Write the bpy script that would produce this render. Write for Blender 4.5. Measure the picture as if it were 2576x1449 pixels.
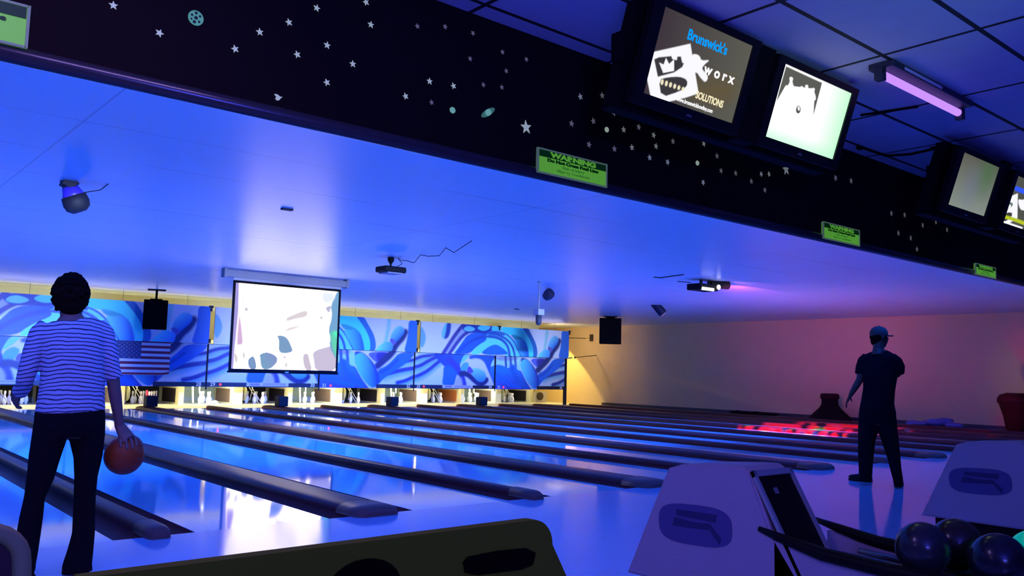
import bpy, bmesh, math, random
import numpy as np
from mathutils import Vector, Matrix, Quaternion
for o in list(bpy.data.objects): bpy.data.objects.remove(o, do_unlink=True)
S = bpy.context.scene
COL = S.collection
random.seed(7)
PI = math.pi
# ------------------------------------------------------------------ camera
CX, CY, CZ = -2.059, -6.234, 1.198
YAW, PIT, ROL, FPX = math.radians(40.11009), math.radians(5.6464), math.radians(1.42787), 2146.435
def cam_axes():
    fw = Vector((math.sin(YAW)*math.cos(PIT), math.cos(YAW)*math.cos(PIT), math.sin(PIT)))
    r = Vector((math.cos(YAW), -math.sin(YAW), 0)); u = r.cross(fw)
    return math.cos(ROL)*r + math.sin(ROL)*u, -math.sin(ROL)*r + math.cos(ROL)*u, -fw
RX, UX, BX = cam_axes()
cam = bpy.data.cameras.new('camera'); camo = bpy.data.objects.new('camera', cam); COL.objects.link(camo)
camo.matrix_world = Matrix(((RX.x, UX.x, BX.x, CX), (RX.y, UX.y, BX.y, CY), (RX.z, UX.z, BX.z, CZ), (0, 0, 0, 1)))
cam.sensor_fit = 'HORIZONTAL'; cam.sensor_width = 36; cam.lens = FPX*36/2576
cam.clip_start = 0.05; cam.clip_end = 200
S.camera = camo
C0 = Vector((CX, CY, CZ))
def ray(u, v): return RX*((u-1288)/FPX) - UX*((v-724.5)/FPX) - BX
def atY(u, v, y): d = ray(u, v); return C0 + d*((y-CY)/d.y)
def atZ(u, v, z): d = ray(u, v); return C0 + d*((z-CZ)/d.z)
def atX(u, v, x): d = ray(u, v); return C0 + d*((x-CX)/d.x)
# ------------------------------------------------------------------ look
S.view_settings.view_transform = 'Standard'; S.view_settings.look = 'None'
S.view_settings.exposure = 0.0; S.view_settings.gamma = 1.0
W = bpy.data.worlds.new('world'); S.world = W; W.use_nodes = True
W.node_tree.nodes['Background'].inputs[0].default_value = (0.035, 0.03, 0.42, 1)
W.node_tree.nodes['Background'].inputs[1].default_value = 0.16
# ------------------------------------------------------------------ large lights
def area(name, loc, size, direction, col, power, spread=180.0, roll_x=(1, 0, 0)):
    l = bpy.data.lights.new(name, 'AREA'); l.shape = 'RECTANGLE'; l.size, l.size_y = size
    l.color = col; l.energy = power; l.spread = math.radians(spread)
    o = bpy.data.objects.new(name, l); COL.objects.link(o)
    z = -Vector(direction).normalized(); x = Vector(roll_x); y = z.cross(x).normalized(); x = y.cross(z)
    o.matrix_world = Matrix(((x.x, y.x, z.x, loc[0]), (x.y, y.y, z.y, loc[1]), (x.z, y.z, z.z, loc[2]), (0, 0, 0, 1)))
    return o
# black-light strip hung behind the fascia, over the foul line, aimed down the lanes
area('blacklight_strip', (4.5, -1.95, 2.75), (25, .3), (0, 1, -.05), (.008, .110, 1.0), 430)
area('blacklight_long_throw', (4.5, -1.95, 2.95), (25, .25), (0, 1, -.30), (.008, .115, 1.0), 2500, 30)  # added narrow blue fill to brighten the far lanes
# added wash to brighten the murals, unseen behind the fascia
area('mural_wash', (9, -1.9, 3.0), (24, .2), (0, 1, -.055), (.38, .52, .86), 180, 12)
# added fill hidden on top of the masking to lift the far ceiling
area('cove_strip', (10.5, 18.0, 2.80), (21, .08), (0, -1, .35), (.48, .50, .90), 50)
# yellow work light behind the masking
area('work_light', (8.6, 19.15, 2.05), (17.5, .12), (0, -.45, -1), (1.0, .83, .33), 420)
area('work_light_high', (10.4, 18.7, 2.25), (20, .1), (0, .5, 1), (1.0, .85, .25), 24)
area('passage_glow', (20.5, 18.3, 2.55), (.2, .2), (1, -.5, -.05), (1., .72, .35), 22)  # added warm fill for the upper part of the side wall
area('seating_glow', (-3.0, -9.3, 2.3), (1.5, .8), (.3, 1, -.2), (.95, 1., .55), 7)  # added neutral fill behind the camera, lifts the bench
area('seating_blacklight', (-2.5, -8.6, 2.2), (1.2, .1), (.6, .6, 1), (.05, .055, 1.), 270)  # added blue fill behind the camera, brightens the tiled ceiling
# added violet fill over the seating side (the tube in view has its own fitting)
for xx in (-5.5, -1.6):
    area('violet_tube_light', (xx, -3.6, 3.3), (1.2, .12), (0, .2, -1), (.45, .28, 1.0), 30)
# ------------------------------------------------------------------ materials
MATS = {}
def mat(name, col, rough=.6, metal=0., emit=None, strength=1., vary=.06, scale=8., bump=0., coat=0., spec=.5, ior=1.5):
    if name in MATS: return MATS[name]
    m = bpy.data.materials.new(name); m.use_nodes = True; nt = m.node_tree; n = nt.nodes; L = nt.links
    b = n['Principled BSDF']
    b.inputs['Roughness'].default_value = rough; b.inputs['Metallic'].default_value = metal
    b.inputs['Coat Weight'].default_value = coat; b.inputs['Specular IOR Level'].default_value = spec
    b.inputs['IOR'].default_value = ior
    tc = n.new('ShaderNodeTexCoord'); no = n.new('ShaderNodeTexNoise'); no.inputs['Scale'].default_value = scale; no.inputs['Detail'].default_value = 4
    L.new(tc.outputs['Object'], no.inputs['Vector'])
    mx = n.new('ShaderNodeMix'); mx.data_type = 'RGBA'
    mx.inputs[6].default_value = tuple(max(0, c*(1-vary)) for c in col)+(1,)
    mx.inputs[7].default_value = tuple(min(1, c*(1+vary)) for c in col)+(1,)
    L.new(no.outputs['Fac'], mx.inputs[0]); L.new(mx.outputs[2], b.inputs['Base Color'])
    if bump:
        bp = n.new('ShaderNodeBump'); bp.inputs['Strength'].default_value = bump; bp.inputs['Distance'].default_value = .01
        L.new(no.outputs['Fac'], bp.inputs['Height']); L.new(bp.outputs[0], b.inputs['Normal'])
    if emit:
        b.inputs['Emission Color'].default_value = tuple(emit)+(1,); b.inputs['Emission Strength'].default_value = strength
    MATS[name] = m; return m
def emis(name, col, s=1.):
    if name in MATS: return MATS[name]
    m = bpy.data.materials.new(name); m.use_nodes = True; nt = m.node_tree
    for x in list(nt.nodes): nt.nodes.remove(x)
    e = nt.nodes.new('ShaderNodeEmission'); e.inputs[0].default_value = tuple(col)+(1,); e.inputs[1].default_value = s
    o = nt.nodes.new('ShaderNodeOutputMaterial'); nt.links.new(e.outputs[0], o.inputs[0])
    MATS[name] = m; return m
def painted(name, emission=False, rough=.5, strength=1.):
    """colour printed on a grid mesh (attribute 'print')"""
    m = bpy.data.materials.new(name); m.use_nodes = True; nt = m.node_tree
    a = nt.nodes.new('ShaderNodeAttribute'); a.attribute_name = 'print'
    if emission:
        e = nt.nodes.new('ShaderNodeEmission'); e.inputs[1].default_value = strength
        nt.links.new(a.outputs[0], e.inputs[0]); nt.links.new(e.outputs[0], nt.nodes['Material Output'].inputs[0])
    else:
        b = nt.nodes['Principled BSDF']; b.inputs['Roughness'].default_value = rough
        nt.links.new(a.outputs[0], b.inputs['Base Color'])
    return m
def srgb(r, g, b):
    f = lambda c: (c/255/12.92) if c/255 <= .04045 else ((c/255+.055)/1.055)**2.4
    return (f(r), f(g), f(b))
# ------------------------------------------------------------------ mesh building
class MB:
    def __init__(s): s.bm = bmesh.new()
    def box(s, lo, hi, bev=0.):
        x0, y0, z0 = lo; x1, y1, z1 = hi
        v = [s.bm.verts.new(p) for p in ((x0,y0,z0),(x1,y0,z0),(x1,y1,z0),(x0,y1,z0),(x0,y0,z1),(x1,y0,z1),(x1,y1,z1),(x0,y1,z1))]
        f = [s.bm.faces.new([v[i] for i in q]) for q in ((3,2,1,0),(4,5,6,7),(0,1,5,4),(1,2,6,5),(2,3,7,6),(3,0,4,7))]
        if bev:
            es = list({e for x in f for e in x.edges})
            bmesh.ops.bevel(s.bm, geom=es, offset=bev, segments=3, affect='EDGES', profile=.6)
        return s
    def obox(s, c, size, M=None, bev=0.):
        b = MB(); h = [q/2 for q in size]; b.box((-h[0],-h[1],-h[2]), (h[0],h[1],h[2]), bev)
        T = Matrix.Translation(c) @ (M.to_4x4() if M else Matrix.Identity(4))
        b.bm.transform(T); s.merge(b); return s
    def merge(s, b):
        me = bpy.data.meshes.new('t'); b.bm.to_mesh(me); b.bm.free(); s.bm.from_mesh(me); bpy.data.meshes.remove(me); return s
    def quad(s, *p): s.bm.faces.new([s.bm.verts.new(q) for q in p]); return s
    def prism(s, pts, off):
        """closed outline (3-D points) extruded by off"""
        off = Vector(off); a = [s.bm.verts.new(p) for p in pts]; b = [s.bm.verts.new(Vector(p)+off) for p in pts]
        fa = s.bm.faces.new(a[::-1]); fb = s.bm.faces.new(b); n = len(a)
        for i in range(n): s.bm.faces.new((a[i], a[(i+1)%n], b[(i+1)%n], b[i]))
        return s
    def tube(s, pts, rad, seg=12, cap=True, up=None):
        """loft elliptical rings along pts; rad: number, or list of r / (rx, ry)"""
        pts = [Vector(p) for p in pts]; n = len(pts)
        if not isinstance(rad, (list,)): rad = [rad]*n
        rings = []; ref = None
        for i, p in enumerate(pts):
            t = (pts[min(i+1, n-1)]-pts[max(i-1, 0)]).normalized()
            if ref is None:
                ref = Vector(up) if up else (Vector((1,0,0)) if abs(t.x) < .9 else Vector((0,1,0)))
            x = (ref - t*ref.dot(t)).normalized(); y = t.cross(x); ref = x
            r = rad[i]; rx, ry = r if isinstance(r, tuple) else (r, r)
            rings.append([s.bm.verts.new(p + x*rx*math.cos(2*PI*k/seg) + y*ry*math.sin(2*PI*k/seg)) for k in range(seg)])
        for a, b in zip(rings, rings[1:]):
            for k in range(seg): s.bm.faces.new((a[k], a[(k+1)%seg], b[(k+1)%seg], b[k]))
        if cap: s.bm.faces.new(rings[0][::-1]); s.bm.faces.new(rings[-1])
        return s
    def lathe(s, prof, seg=20, c=(0,0,0), M=None):
        rings = []; T = Matrix.Translation(c) @ (M.to_4x4() if M else Matrix.Identity(4))
        for r, z in prof: rings.append([s.bm.verts.new(T @ Vector((r*math.cos(2*PI*k/seg), r*math.sin(2*PI*k/seg), z))) for k in range(seg)])
        for a, b in zip(rings, rings[1:]):
            for k in range(seg): s.bm.faces.new((a[k], a[(k+1)%seg], b[(k+1)%seg], b[k]))
        s.bm.faces.new(rings[0][::-1]); s.bm.faces.new(rings[-1]); return s
    def ell(s, c, r, M=None, seg=16, rings=10):
        b = MB(); bmesh.ops.create_uvsphere(b.bm, u_segments=seg, v_segments=rings, radius=1)
        r = r if isinstance(r, (tuple, list)) else (r, r, r)
        T = Matrix.Translation(c) @ (M.to_4x4() if M else Matrix.Identity(4)) @ Matrix.Diagonal((*r, 1))
        b.bm.transform(T); s.merge(b); return s
    def build(s, name, m, parent=None, smooth=False, mods=(), flat=False):
        bmesh.ops.recalc_face_normals(s.bm, faces=s.bm.faces)
        me = bpy.data.meshes.new(name); s.bm.to_mesh(me); s.bm.free()
        return link(name, me, m, parent, smooth, mods)
def wloc(o):
    v = Vector((0,0,0))
    while o: v += o.location; o = o.parent
    return v
def link(name, me, m, parent=None, smooth=False, mods=()):
    o = bpy.data.objects.new(name, me); COL.objects.link(o)
    if m and not me.materials: me.materials.append(m)
    if parent:
        o.parent = parent; me.transform(Matrix.Translation(-wloc(parent)))
    else:
        co = np.array([v.co[:] for v in me.vertices])
        c = Vector(((co[:,0].min()+co[:,0].max())/2, (co[:,1].min()+co[:,1].max())/2, co[:,2].min()))
        me.transform(Matrix.Translation(-c)); o.location = c
    if smooth: me.polygons.foreach_set('use_smooth', [True]*len(me.polygons))
    for md in mods:
        if md[0] == 'REMESH':
            q = o.modifiers.new('r', 'REMESH'); q.mode = 'VOXEL'; q.voxel_size = md[1]; q.use_smooth_shade = True
        if md[0] == 'SMOOTH': q = o.modifiers.new('s', 'SMOOTH'); q.factor = .5; q.iterations = md[1]
        if md[0] == 'SUB': q = o.modifiers.new('u', 'SUBSURF'); q.levels = q.render_levels = md[1]
        if md[0] == 'AUTO':
            pass
    return o
def tag(o, label, cat, group=None, kind=None):
    o['label'] = label; o['category'] = cat
    if group: o['group'] = group
    if kind: o['kind'] = kind
    return o
def struct(o, label=None):
    o['kind'] = 'structure'
    if label: o['label'] = label
    return o
def thing(name, label, cat, loc, group=None):
    o = bpy.data.objects.new(name, None); COL.objects.link(o); o.location = loc; o.empty_display_size = .1
    return tag(o, label, cat, group)
def copy_tree(o, loc=None, rot=None, parent=None):
    c = o.copy(); COL.objects.link(c); c.parent = parent
    if loc is not None: c.location = loc
    if rot is not None: c.rotation_euler = rot
    for ch in list(o.children): copy_tree(ch, parent=c)
    return c
def text(name, body, size, m, parent, origin, ux, uy, depth=.001, align='CENTER', sx=1., bold=0.):
    cu = bpy.data.curves.new(name, 'FONT'); cu.body = body; cu.size = size; cu.align_x = align; cu.align_y = 'CENTER'
    cu.extrude = depth; cu.offset = bold
    t = bpy.data.objects.new(name, cu); COL.objects.link(t)
    me = bpy.data.meshes.new_from_object(t); bpy.data.objects.remove(t, do_unlink=True); bpy.data.curves.remove(cu)
    ux = Vector(ux).normalized(); uy = Vector(uy).normalized(); n = ux.cross(uy); o_ = Vector(origin)
    me.transform(Matrix(((ux.x*sx, uy.x, n.x, o_.x), (ux.y*sx, uy.y, n.y, o_.y), (ux.z*sx, uy.z, n.z, o_.z), (0,0,0,1))))
    me.materials.clear()
    return link(name, me, m, parent)
# ------------------------------------------------------------------ printed artwork
def inside(P, poly):
    x, y = P[:,0], P[:,1]; r = np.zeros(len(P), bool); n = len(poly); j = n-1
    for i in range(n):
        xi, yi = poly[i]; xj, yj = poly[j]
        c = ((yi > y) != (yj > y)) & (x < (xj-xi)*(y-yi)/((yj-yi) or 1e-12)+xi); r ^= c; j = i
    return r
def segdist(P, pts, closed):
    d = np.full(len(P), 1e9); n = len(pts)
    for i in range(n if closed else n-1):
        a = np.array(pts[i]); b = np.array(pts[(i+1)%n]); ab = b-a; t = np.clip(((P-a)@ab)/max(ab@ab, 1e-12), 0, 1)
        d = np.minimum(d, np.hypot(*(P-a-t[:,None]*ab).T))
    return d
def smoothpoly(pts, closed=True, it=2):
    p = [np.array(q, float) for q in pts]
    for _ in range(it):
        q = []; n = len(p)
        if not closed: q.append(p[0])
        for i in range(n if closed else n-1):
            a, b = p[i], p[(i+1)%n]; q += [a*.75+b*.25, a*.25+b*.75]
        if not closed: q.append(p[-1])
        p = q
    return [tuple(x) for x in p]
class Art:
    def __init__(s, x0, z0, x1, z1, step, base):
        s.nx = int(round((x1-x0)/step)); s.nz = int(round((z1-z0)/step)); s.b = (x0, z0, x1, z1)
        gx, gz = np.meshgrid(np.linspace(x0, x1, s.nx+1), np.linspace(z0, z1, s.nz+1)); s.P = np.stack([gx.ravel(), gz.ravel()], 1)
        s.C = np.tile(np.array(base, float), (len(s.P), 1))
    def blend(s, a, col):
        a = a[:,None]; s.C = s.C*(1-a) + (np.array(col) if np.ndim(col) == 1 else col)*a
    def poly(s, pts, col, soft=.012, col2=None, g=None, sm=2):
        if sm: pts = smoothpoly(pts, True, sm)
        d = segdist(s.P, pts, True); ins = inside(s.P, pts); sd = np.where(ins, d, -d)
        a = np.clip(sd/(soft*.6)*.5+.5, 0, 1)
        if col2 is not None:
            p0, p1 = np.array(g[0]), np.array(g[1]); ax = p1-p0; t = np.clip(((s.P-p0)@ax)/(ax@ax), 0, 1)[:,None]
            s.blend(a, np.array(col)*(1-t)+np.array(col2)*t)
        else: s.blend(a, col)
    def stroke(s, pts, w, col, soft=.012, sm=2):
        if sm: pts = smoothpoly(pts, False, sm)
        d = segdist(s.P, pts, False); s.blend(np.clip((w/2-d)/(soft*.6)*.5+.5, 0, 1), col)
    def mesh(s, name, u0, u1, v0, v1, fn):
        """grid cells whose centre lies in the given window, placed by fn(x,z)"""
        nx = s.nx+1; X = s.P[:,0].reshape(-1, nx); Z = s.P[:,1].reshape(-1, nx)
        i0 = np.argmin(abs(X[0]-u0)); i1 = np.argmin(abs(X[0]-u1)); j0 = np.argmin(abs(Z[:,0]-v0)); j1 = np.argmin(abs(Z[:,0]-v1))
        w = i1-i0+1; h = j1-j0+1
        co = [fn(X[j,i], Z[j,i]) for j in range(j0, j1+1) for i in range(i0, i1+1)]
        fs = [(a, a+1, a+1+w, a+w) for j in range(h-1) for i in range(w-1) for a in (j*w+i,)]
        me = bpy.data.meshes.new(name); me.from_pydata([tuple(c) for c in co], [], fs)
        C = s.C.reshape(-1, nx, 3)[j0:j1+1, i0:i1+1].reshape(-1, 3); C = np.concatenate([np.clip(C, 0, None), np.ones((len(C), 1))], 1)
        at = me.attributes.new('print', 'FLOAT_COLOR', 'POINT'); at.data.foreach_set('color', C.astype(np.float32).ravel())
        return me
# ------------------------------------------------------------------ the setting
PITCH = 1.747; WN, WW = .558, .804; XR = 22.76; YF = 17.4; ZC = 3.12; ZA = 3.38; YFA = -2.2
I0, I1 = -3, 12
WORDS = ['twenty-%s'%q for q in 'one two three four five six seven eight nine'.split()]+['thirty']+['thirty-%s'%q for q in 'one two three four five six'.split()]
def nw(k): return WORDS[k-21]
def dw(i): return WW if i % 2 else WN
def board_mat(name, col, rough, ior, coat, scale, n2=.02):
    m = mat(name, col, rough=rough, vary=.03, scale=2.0, coat=coat, ior=ior)
    nt = m.node_tree; n = nt.nodes; L = nt.links; b = n['Principled BSDF']
    tc = n.new('ShaderNodeTexCoord'); mp = n.new('ShaderNodeMapping'); mp.inputs['Scale'].default_value = (scale, .12, 1)
    nz = n.new('ShaderNodeTexNoise'); nz.inputs['Scale'].default_value = 3; L.new(tc.outputs['Object'], mp.inputs[0]); L.new(mp.outputs[0], nz.inputs['Vector'])
    ml = n.new('ShaderNodeMapRange'); ml.inputs[3].default_value = rough*.75; ml.inputs[4].default_value = rough*1.35
    L.new(nz.outputs['Fac'], ml.inputs[0]); L.new(ml.outputs[0], b.inputs['Roughness']); return m
M_app = board_mat('approach_boards', (.42, .60, .84), .10, 1.65, .0, 12)
M_lane = board_mat('lane_boards', (.42, .78, .92), .05, 1.8, .0, 12)
M_pit = mat('pin_deck_boards', (.72, .70, .58), .45)
M_sidefloor = mat('side_floor', (.20, .18, .26), .5)
fl = MB(); fl.quad((-12, -10, 0), (XR, -10, 0), (XR, 0, 0), (-12, 0, 0)); o = fl.build('floor', M_app); struct(o, 'glossy pale bowling approach in front of the lanes')
fl = MB()
for i in range(I0-1, I1):
    x0 = i*PITCH+dw(i)/2; x1 = (i+1)*PITCH-dw(i+1)/2
    fl.quad((x0, 0, 0), (x1, 0, 0), (x1, YF, 0), (x0, YF, 0))
    fl.quad((x0, 0, 0), (x0, YF, 0), (x0, YF, -.12), (x0, 0, -.12)); fl.quad((x1, 0, 0), (x1, YF, 0), (x1, YF, -.12), (x1, 0, -.12))
o = fl.build('floor', M_lane); struct(o, 'glossy bowling lane beds running to the pins')
fl = MB(); fl.quad((-12, YF, 0), (XR, YF, 0), (XR, 21.5, 0), (-12, 21.5, 0))
o = fl.build('floor', M_pit); struct(o, 'cream pin deck floor under the masking')
fl = MB(); xs = I1*PITCH+dw(I1)/2
fl.quad((xs, 0, 0), (XR, 0, 0), (XR, YF, 0), (xs, YF, 0)); o = fl.build('floor', M_sidefloor); struct(o, 'dark floor strip between the last lane and the side wall')
fl = MB(); fl.quad((-12, 0, -.125), (XR, 0, -.125), (XR, YF, -.125), (-12, YF, -.125)); o = fl.build('floor', mat('subfloor', (.02, .02, .03), .8)); struct(o)
# ceilings
m = mat('lane_ceiling_panels', (.66, .75, .82), .33, spec=.36, vary=.03, scale=1.2); nt = m.node_tree; n = nt.nodes; L = nt.links; b = n['Principled BSDF']
tc = n.new('ShaderNodeTexCoord'); sp = n.new('ShaderNodeSeparateXYZ'); L.new(tc.outputs['Object'], sp.inputs[0])
def seam(out, period, width, off=0.):
    a = n.new('ShaderNodeMath'); a.operation = 'ADD'; a.inputs[1].default_value = off; L.new(out, a.inputs[0])
    p = n.new('ShaderNodeMath'); p.operation = 'PINGPONG'; p.inputs[1].default_value = period/2; L.new(a.outputs[0], p.inputs[0])
    c = n.new('ShaderNodeMath'); c.operation = 'LESS_THAN'; c.inputs[1].default_value = width; L.new(p.outputs[0], c.inputs[0]); return c.outputs[0]
s1 = seam(sp.outputs['Y'], 1.22, .007); s2 = seam(sp.outputs['X'], 4.88, .008, .9)
wn = n.new('ShaderNodeTexNoise'); wn.inputs['Scale'].default_value = .6; mp = n.new('ShaderNodeMapping'); mp.inputs['Scale'].default_value = (.5, 5, 1)
L.new(tc.outputs['Object'], mp.inputs[0]); L.new(mp.outputs[0], wn.inputs['Vector'])
r1 = n.new('ShaderNodeMapRange'); r1.inputs[1].default_value = .4; r1.inputs[2].default_value = .62; L.new(wn.outputs['Fac'], r1.inputs[0])
mu = n.new('ShaderNodeMath'); mu.operation = 'MULTIPLY'; L.new(s1, mu.inputs[0]); L.new(r1.outputs[0], mu.inputs[1])
ad = n.new('ShaderNodeMath'); ad.operation = 'MAXIMUM'; L.new(mu.outputs[0], ad.inputs[0])
m2 = n.new('ShaderNodeMath'); m2.operation = 'MULTIPLY'; m2.inputs[1].default_value = .4; L.new(s2, m2.inputs[0]); L.new(m2.outputs[0], ad.inputs[1])
mx = n.new('ShaderNodeMix'); mx.data_type = 'RGBA'; mx.inputs[7].default_value = (.12, .12, .16, 1)
src = b.inputs['Base Color'].links[0].from_socket; L.new(src, mx.inputs[6]); L.new(ad.outputs[0], mx.inputs[0]); L.new(mx.outputs[2], b.inputs['Base Color'])
c = MB(); c.box((-12, YFA+.03, ZC), (XR, 21.5, ZC+.05)); o = c.build('ceiling', m); struct(o, 'pale panelled ceiling over the lanes')
mt = mat('drop_ceiling_tiles', (.52, .50, .66), .8, vary=.08, scale=5); nt = mt.node_tree; n = nt.nodes; L = nt.links; b = n['Principled BSDF']
bk = n.new('ShaderNodeTexBrick'); bk.offset = 0; bk.inputs['Scale'].default_value = 1; bk.inputs['Mortar Size'].default_value = .018; bk.inputs['Mortar Smooth'].default_value = .1
bk.inputs['Brick Width'].default_value = 1.22; bk.inputs['Row Height'].default_value = .61
tc = n.new('ShaderNodeTexCoord'); mp = n.new('ShaderNodeMapping'); mp.inputs['Location'].default_value = (1.22*3-3.39+.0, .61*8+4.18-.61*7, 0)
src = b.inputs['Base Color'].links[0].from_socket; L.new(src, bk.inputs['Color1']); L.new(src, bk.inputs['Color2']); bk.inputs['Mortar'].default_value = (.01, .01, .015, 1)
L.new(tc.outputs['Object'], mp.inputs[0]); L.new(mp.outputs[0], bk.inputs['Vector']); L.new(bk.outputs['Color'], b.inputs['Base Color'])
c = MB(); c.box((-12, -10, ZA), (XR, YFA+.03, ZA+.05)); me_o = c.build('ceiling', mt); me_o.data.transform(Matrix.Translation(me_o.location)); me_o.location = (0, 0, 0); struct(me_o, 'dark tiled drop ceiling over the seating')
# walls
mw = mat('tan_wall', (.78, .54, .27), .85, vary=.05, scale=3)
c = MB(); c.box((XR, -10, -.12), (XR+.1, 21.6, ZA)); o = c.build('wall_right', mw); struct(o, 'tan side wall beyond the last lane')
c = MB(); c.box((-12, 21.5, -.12), (XR, 21.6, ZC)); o = c.build('wall_back', mat('pit_wall', (.25, .22, .15), .9)); struct(o)
c = MB(); c.box((-12, 19.35, 1.75), (20.96, 19.45, ZC)); o = c.build('wall_back', mat('bulkhead_paint', (.80, .72, .35), .8)); struct(o, 'yellow lit strip of wall above the mural panels')
c = MB(); c.box((XR-.03, -2, 0), (XR, 17.5, .10)); o = c.build('baseboard_right', mat('baseboard_dark', (.05, .04, .05), .5)); struct(o)
# fascia with rounded lower lip
M_black = mat('black_fascia', (.012, .008, .008), .8, spec=.08); M_gloss = mat('black_gloss', (.03, .03, .035), .22)
c = MB(); c.box((-12, YFA, 2.49), (XR, YFA+.06, ZA)); o = c.build('trim_1', M_black); struct(o, 'long black fascia board dotted with glowing stars')
c = MB(); c.tube([(-12, YFA+.02, 2.485), (XR, YFA+.02, 2.485)], [(.035, .04)]*2, 14); o = c.build('trim_2', M_gloss, smooth=True); struct(o, 'glossy black lip along the bottom of the fascia')
# ------------------------------------------------------------------ gutters and cappings
M_gut = mat('gutter_plastic', (.14, .030, .034), .55, spec=.15); M_cap = mat('capping', (.13, .030, .032), .36, spec=.10); M_capend = mat('capping_end', (.20, .08, .07), .4, spec=.15)
M_tip = mat('gutter_black', (.006, .005, .008), .7)
def gutter(x, w, root):
    b = MB(); pr = []
    for k in range(9):
        a = PI*k/8; pr.append((x-w/2*math.cos(a), -.085*math.sin(a)-.003))
    for (xa, za), (xb, zb) in zip(pr, pr[1:]):
        b.quad((xa, 0, za), (xb, 0, zb), (xb, YF, zb), (xa, YF, za))
    for (xa, za), (xb, zb) in zip(pr, pr[1:]):
        b.quad((xa, 0, za-.008), (xb, 0, zb-.008), (xb, YF, zb-.008), (xa, YF, za-.008))
    bmesh.ops.remove_doubles(b.bm, verts=b.bm.verts, dist=.0005)
    return b.build('gutter', M_gut, root, smooth=True)
def divider(i):
    x = i*PITCH; w = dw(i); capw = w-.40
    lab = f'dark gutter pair with rounded capping on the line between lanes {nw(24+i)} and {nw(25+i)}' if i < 12 else 'dark gutter with rounded capping beyond lane 36, nearest the side wall'
    r = thing('gutter_divider', lab, 'gutter', (x, 0, 0), 'dividers between the lanes')
    gutter(x-w/2+.1, .2, r); gutter(x+w/2-.1, .2, r)
    h = .075; hw = capw/2
    def sect(s=1., hh=1.):
        P = []
        for k in range(17):
            a = PI*k/16; ca, sa = math.cos(a), math.sin(a)
            P.append((-hw*s*math.copysign(abs(ca)**.6, ca), h*hh*abs(sa)**.7))
        return [(-hw*s, -.05)]+P+[(hw*s, -.05)]
    b = MB(); q = sect()
    ra = [b.bm.verts.new((x+u, .22, z)) for u, z in q]; rb = [b.bm.verts.new((x+u, YF+.05, z)) for u, z in q]
    for k in range(len(q)-1): b.bm.faces.new((ra[k], ra[k+1], rb[k+1], rb[k]))
    b.bm.faces.new(rb); b.build('capping', M_cap, r, smooth=True)
    b = MB(); rings = []
    for y, s, hh in ((.24, 1.06, 1.10), (.0, 1.06, 1.10), (-.06, 1.02, 1.05), (-.10, .9, .85), (-.125, .7, .5)):
        rings.append([b.bm.verts.new((x+u, y, max(z, .001))) for u, z in sect(s, hh)])
    for A_, B_ in zip(rings, rings[1:]):
        for k in range(len(A_)-1): b.bm.faces.new((A_[k], A_[k+1], B_[k+1], B_[k]))
    b.bm.faces.new(rings[0]); b.bm.faces.new(rings[-1])
    b.build('end_cap', M_capend, r, smooth=True)
for i in range(I0, I1+1): divider(i)
# ball lift housings standing on the wide cappings
M_lift = mat('lift_housing', (.018, .010, .012), .6, spec=.2)
for i, yy in ((3, 16.9), (5, 16.6), (7, 16.3), (9, 16.3)):
    x = i*PITCH; b = MB()
    b.box((x-.14, yy-.15, .078), (x+.14, yy+.15, .36), .03)
    o = b.build('ball_lift_housing', M_lift); tag(o, f'small dark box on the capping between lanes {nw(24+i)} and {nw(25+i)}', 'box', 'dark boxes on the cappings by the pins')
# ------------------------------------------------------------------ mural artwork
def A(r, g, b, k=1.):
    l = srgb(r, g, b); return (min(.95, l[0]/.46*k), min(.95, l[1]/.52*k), min(.95, l[2]/1.08*k))
WH = A(165, 175, 248); LAV = A(150, 150, 240); NAVY = A(22, 32, 120); BLUE = A(24, 84, 225); BR = A(20, 98, 250); CYN = A(70, 180, 255); LB = A(78, 150, 252); PU = A(75, 70, 205); DK = A(38, 48, 165); TE = A(60, 130, 215)
X0 = 13.976
def ca(pts, y=17.8): return [(p.x-X0, p.z) for p in (atY(1040+a/7.245, 790+b/7.245, y) for a, b in pts)]
def cb(pts, y=17.8): return [(p.x-X0, p.z) for p in (atY(1230+a/7.245, 800+b/7.245, y) for a, b in pts)]
lo = Art(0, .583, 6.988, 1.800, .017, WH); up = Art(0, 1.785, 6.988, 2.832, .017, WH)
U = 17.6
# lower panels -------------------------------------------------
lo.poly(ca([(60,700),(400,700),(520,720),(480,900),(300,1000),(60,1180)]), A(120,165,245), .25)
for s_, w in (([(-60,845),(0,830),(150,770),(300,755),(440,745)], .13), ([(-60,985),(0,970),(130,940),(250,865),(400,790),(470,760)], .15), ([(-60,1160),(0,1150),(120,1110),(280,1020),(430,890),(520,830)], .15)):
    q = ca(s_); lo.stroke([(a, b-.06) for a, b in q], w*1.5, A(90,140,225), .12); lo.stroke(q, w*.8, DK, .035)
for s_, w in (([(1180,930),(1240,890),(1400,850)], .13), ([(1000,1085),(1100,1050),(1250,1010),(1400,985)], .17), ([(1160,1215),(1260,1190),(1400,1110)], .15)):
    q = cb(s_); lo.stroke([(a, b-.06) for a, b in q], w*1.5, A(100,150,235), .12); lo.stroke(q, w*.8, DK, .035)
lo.poly(ca([(360,690),(1040,690),(1010,740),(900,790),(840,940),(870,1000),(860,1090),(790,1130),(560,960),(470,850),(380,790)]), A(28,52,185), .03, A(26,80,225), (ca([(450,800)])[0], ca([(850,760)])[0]))
lo.poly(ca([(545,930),(700,960),(800,1080),(770,1180),(740,1320),(510,1320),(545,1100)]), BLUE, .05)
lo.stroke(ca([(640,820),(760,930),(850,1060),(900,1180),(930,1320)]), .22, A(45,52,185), .06)
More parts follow.
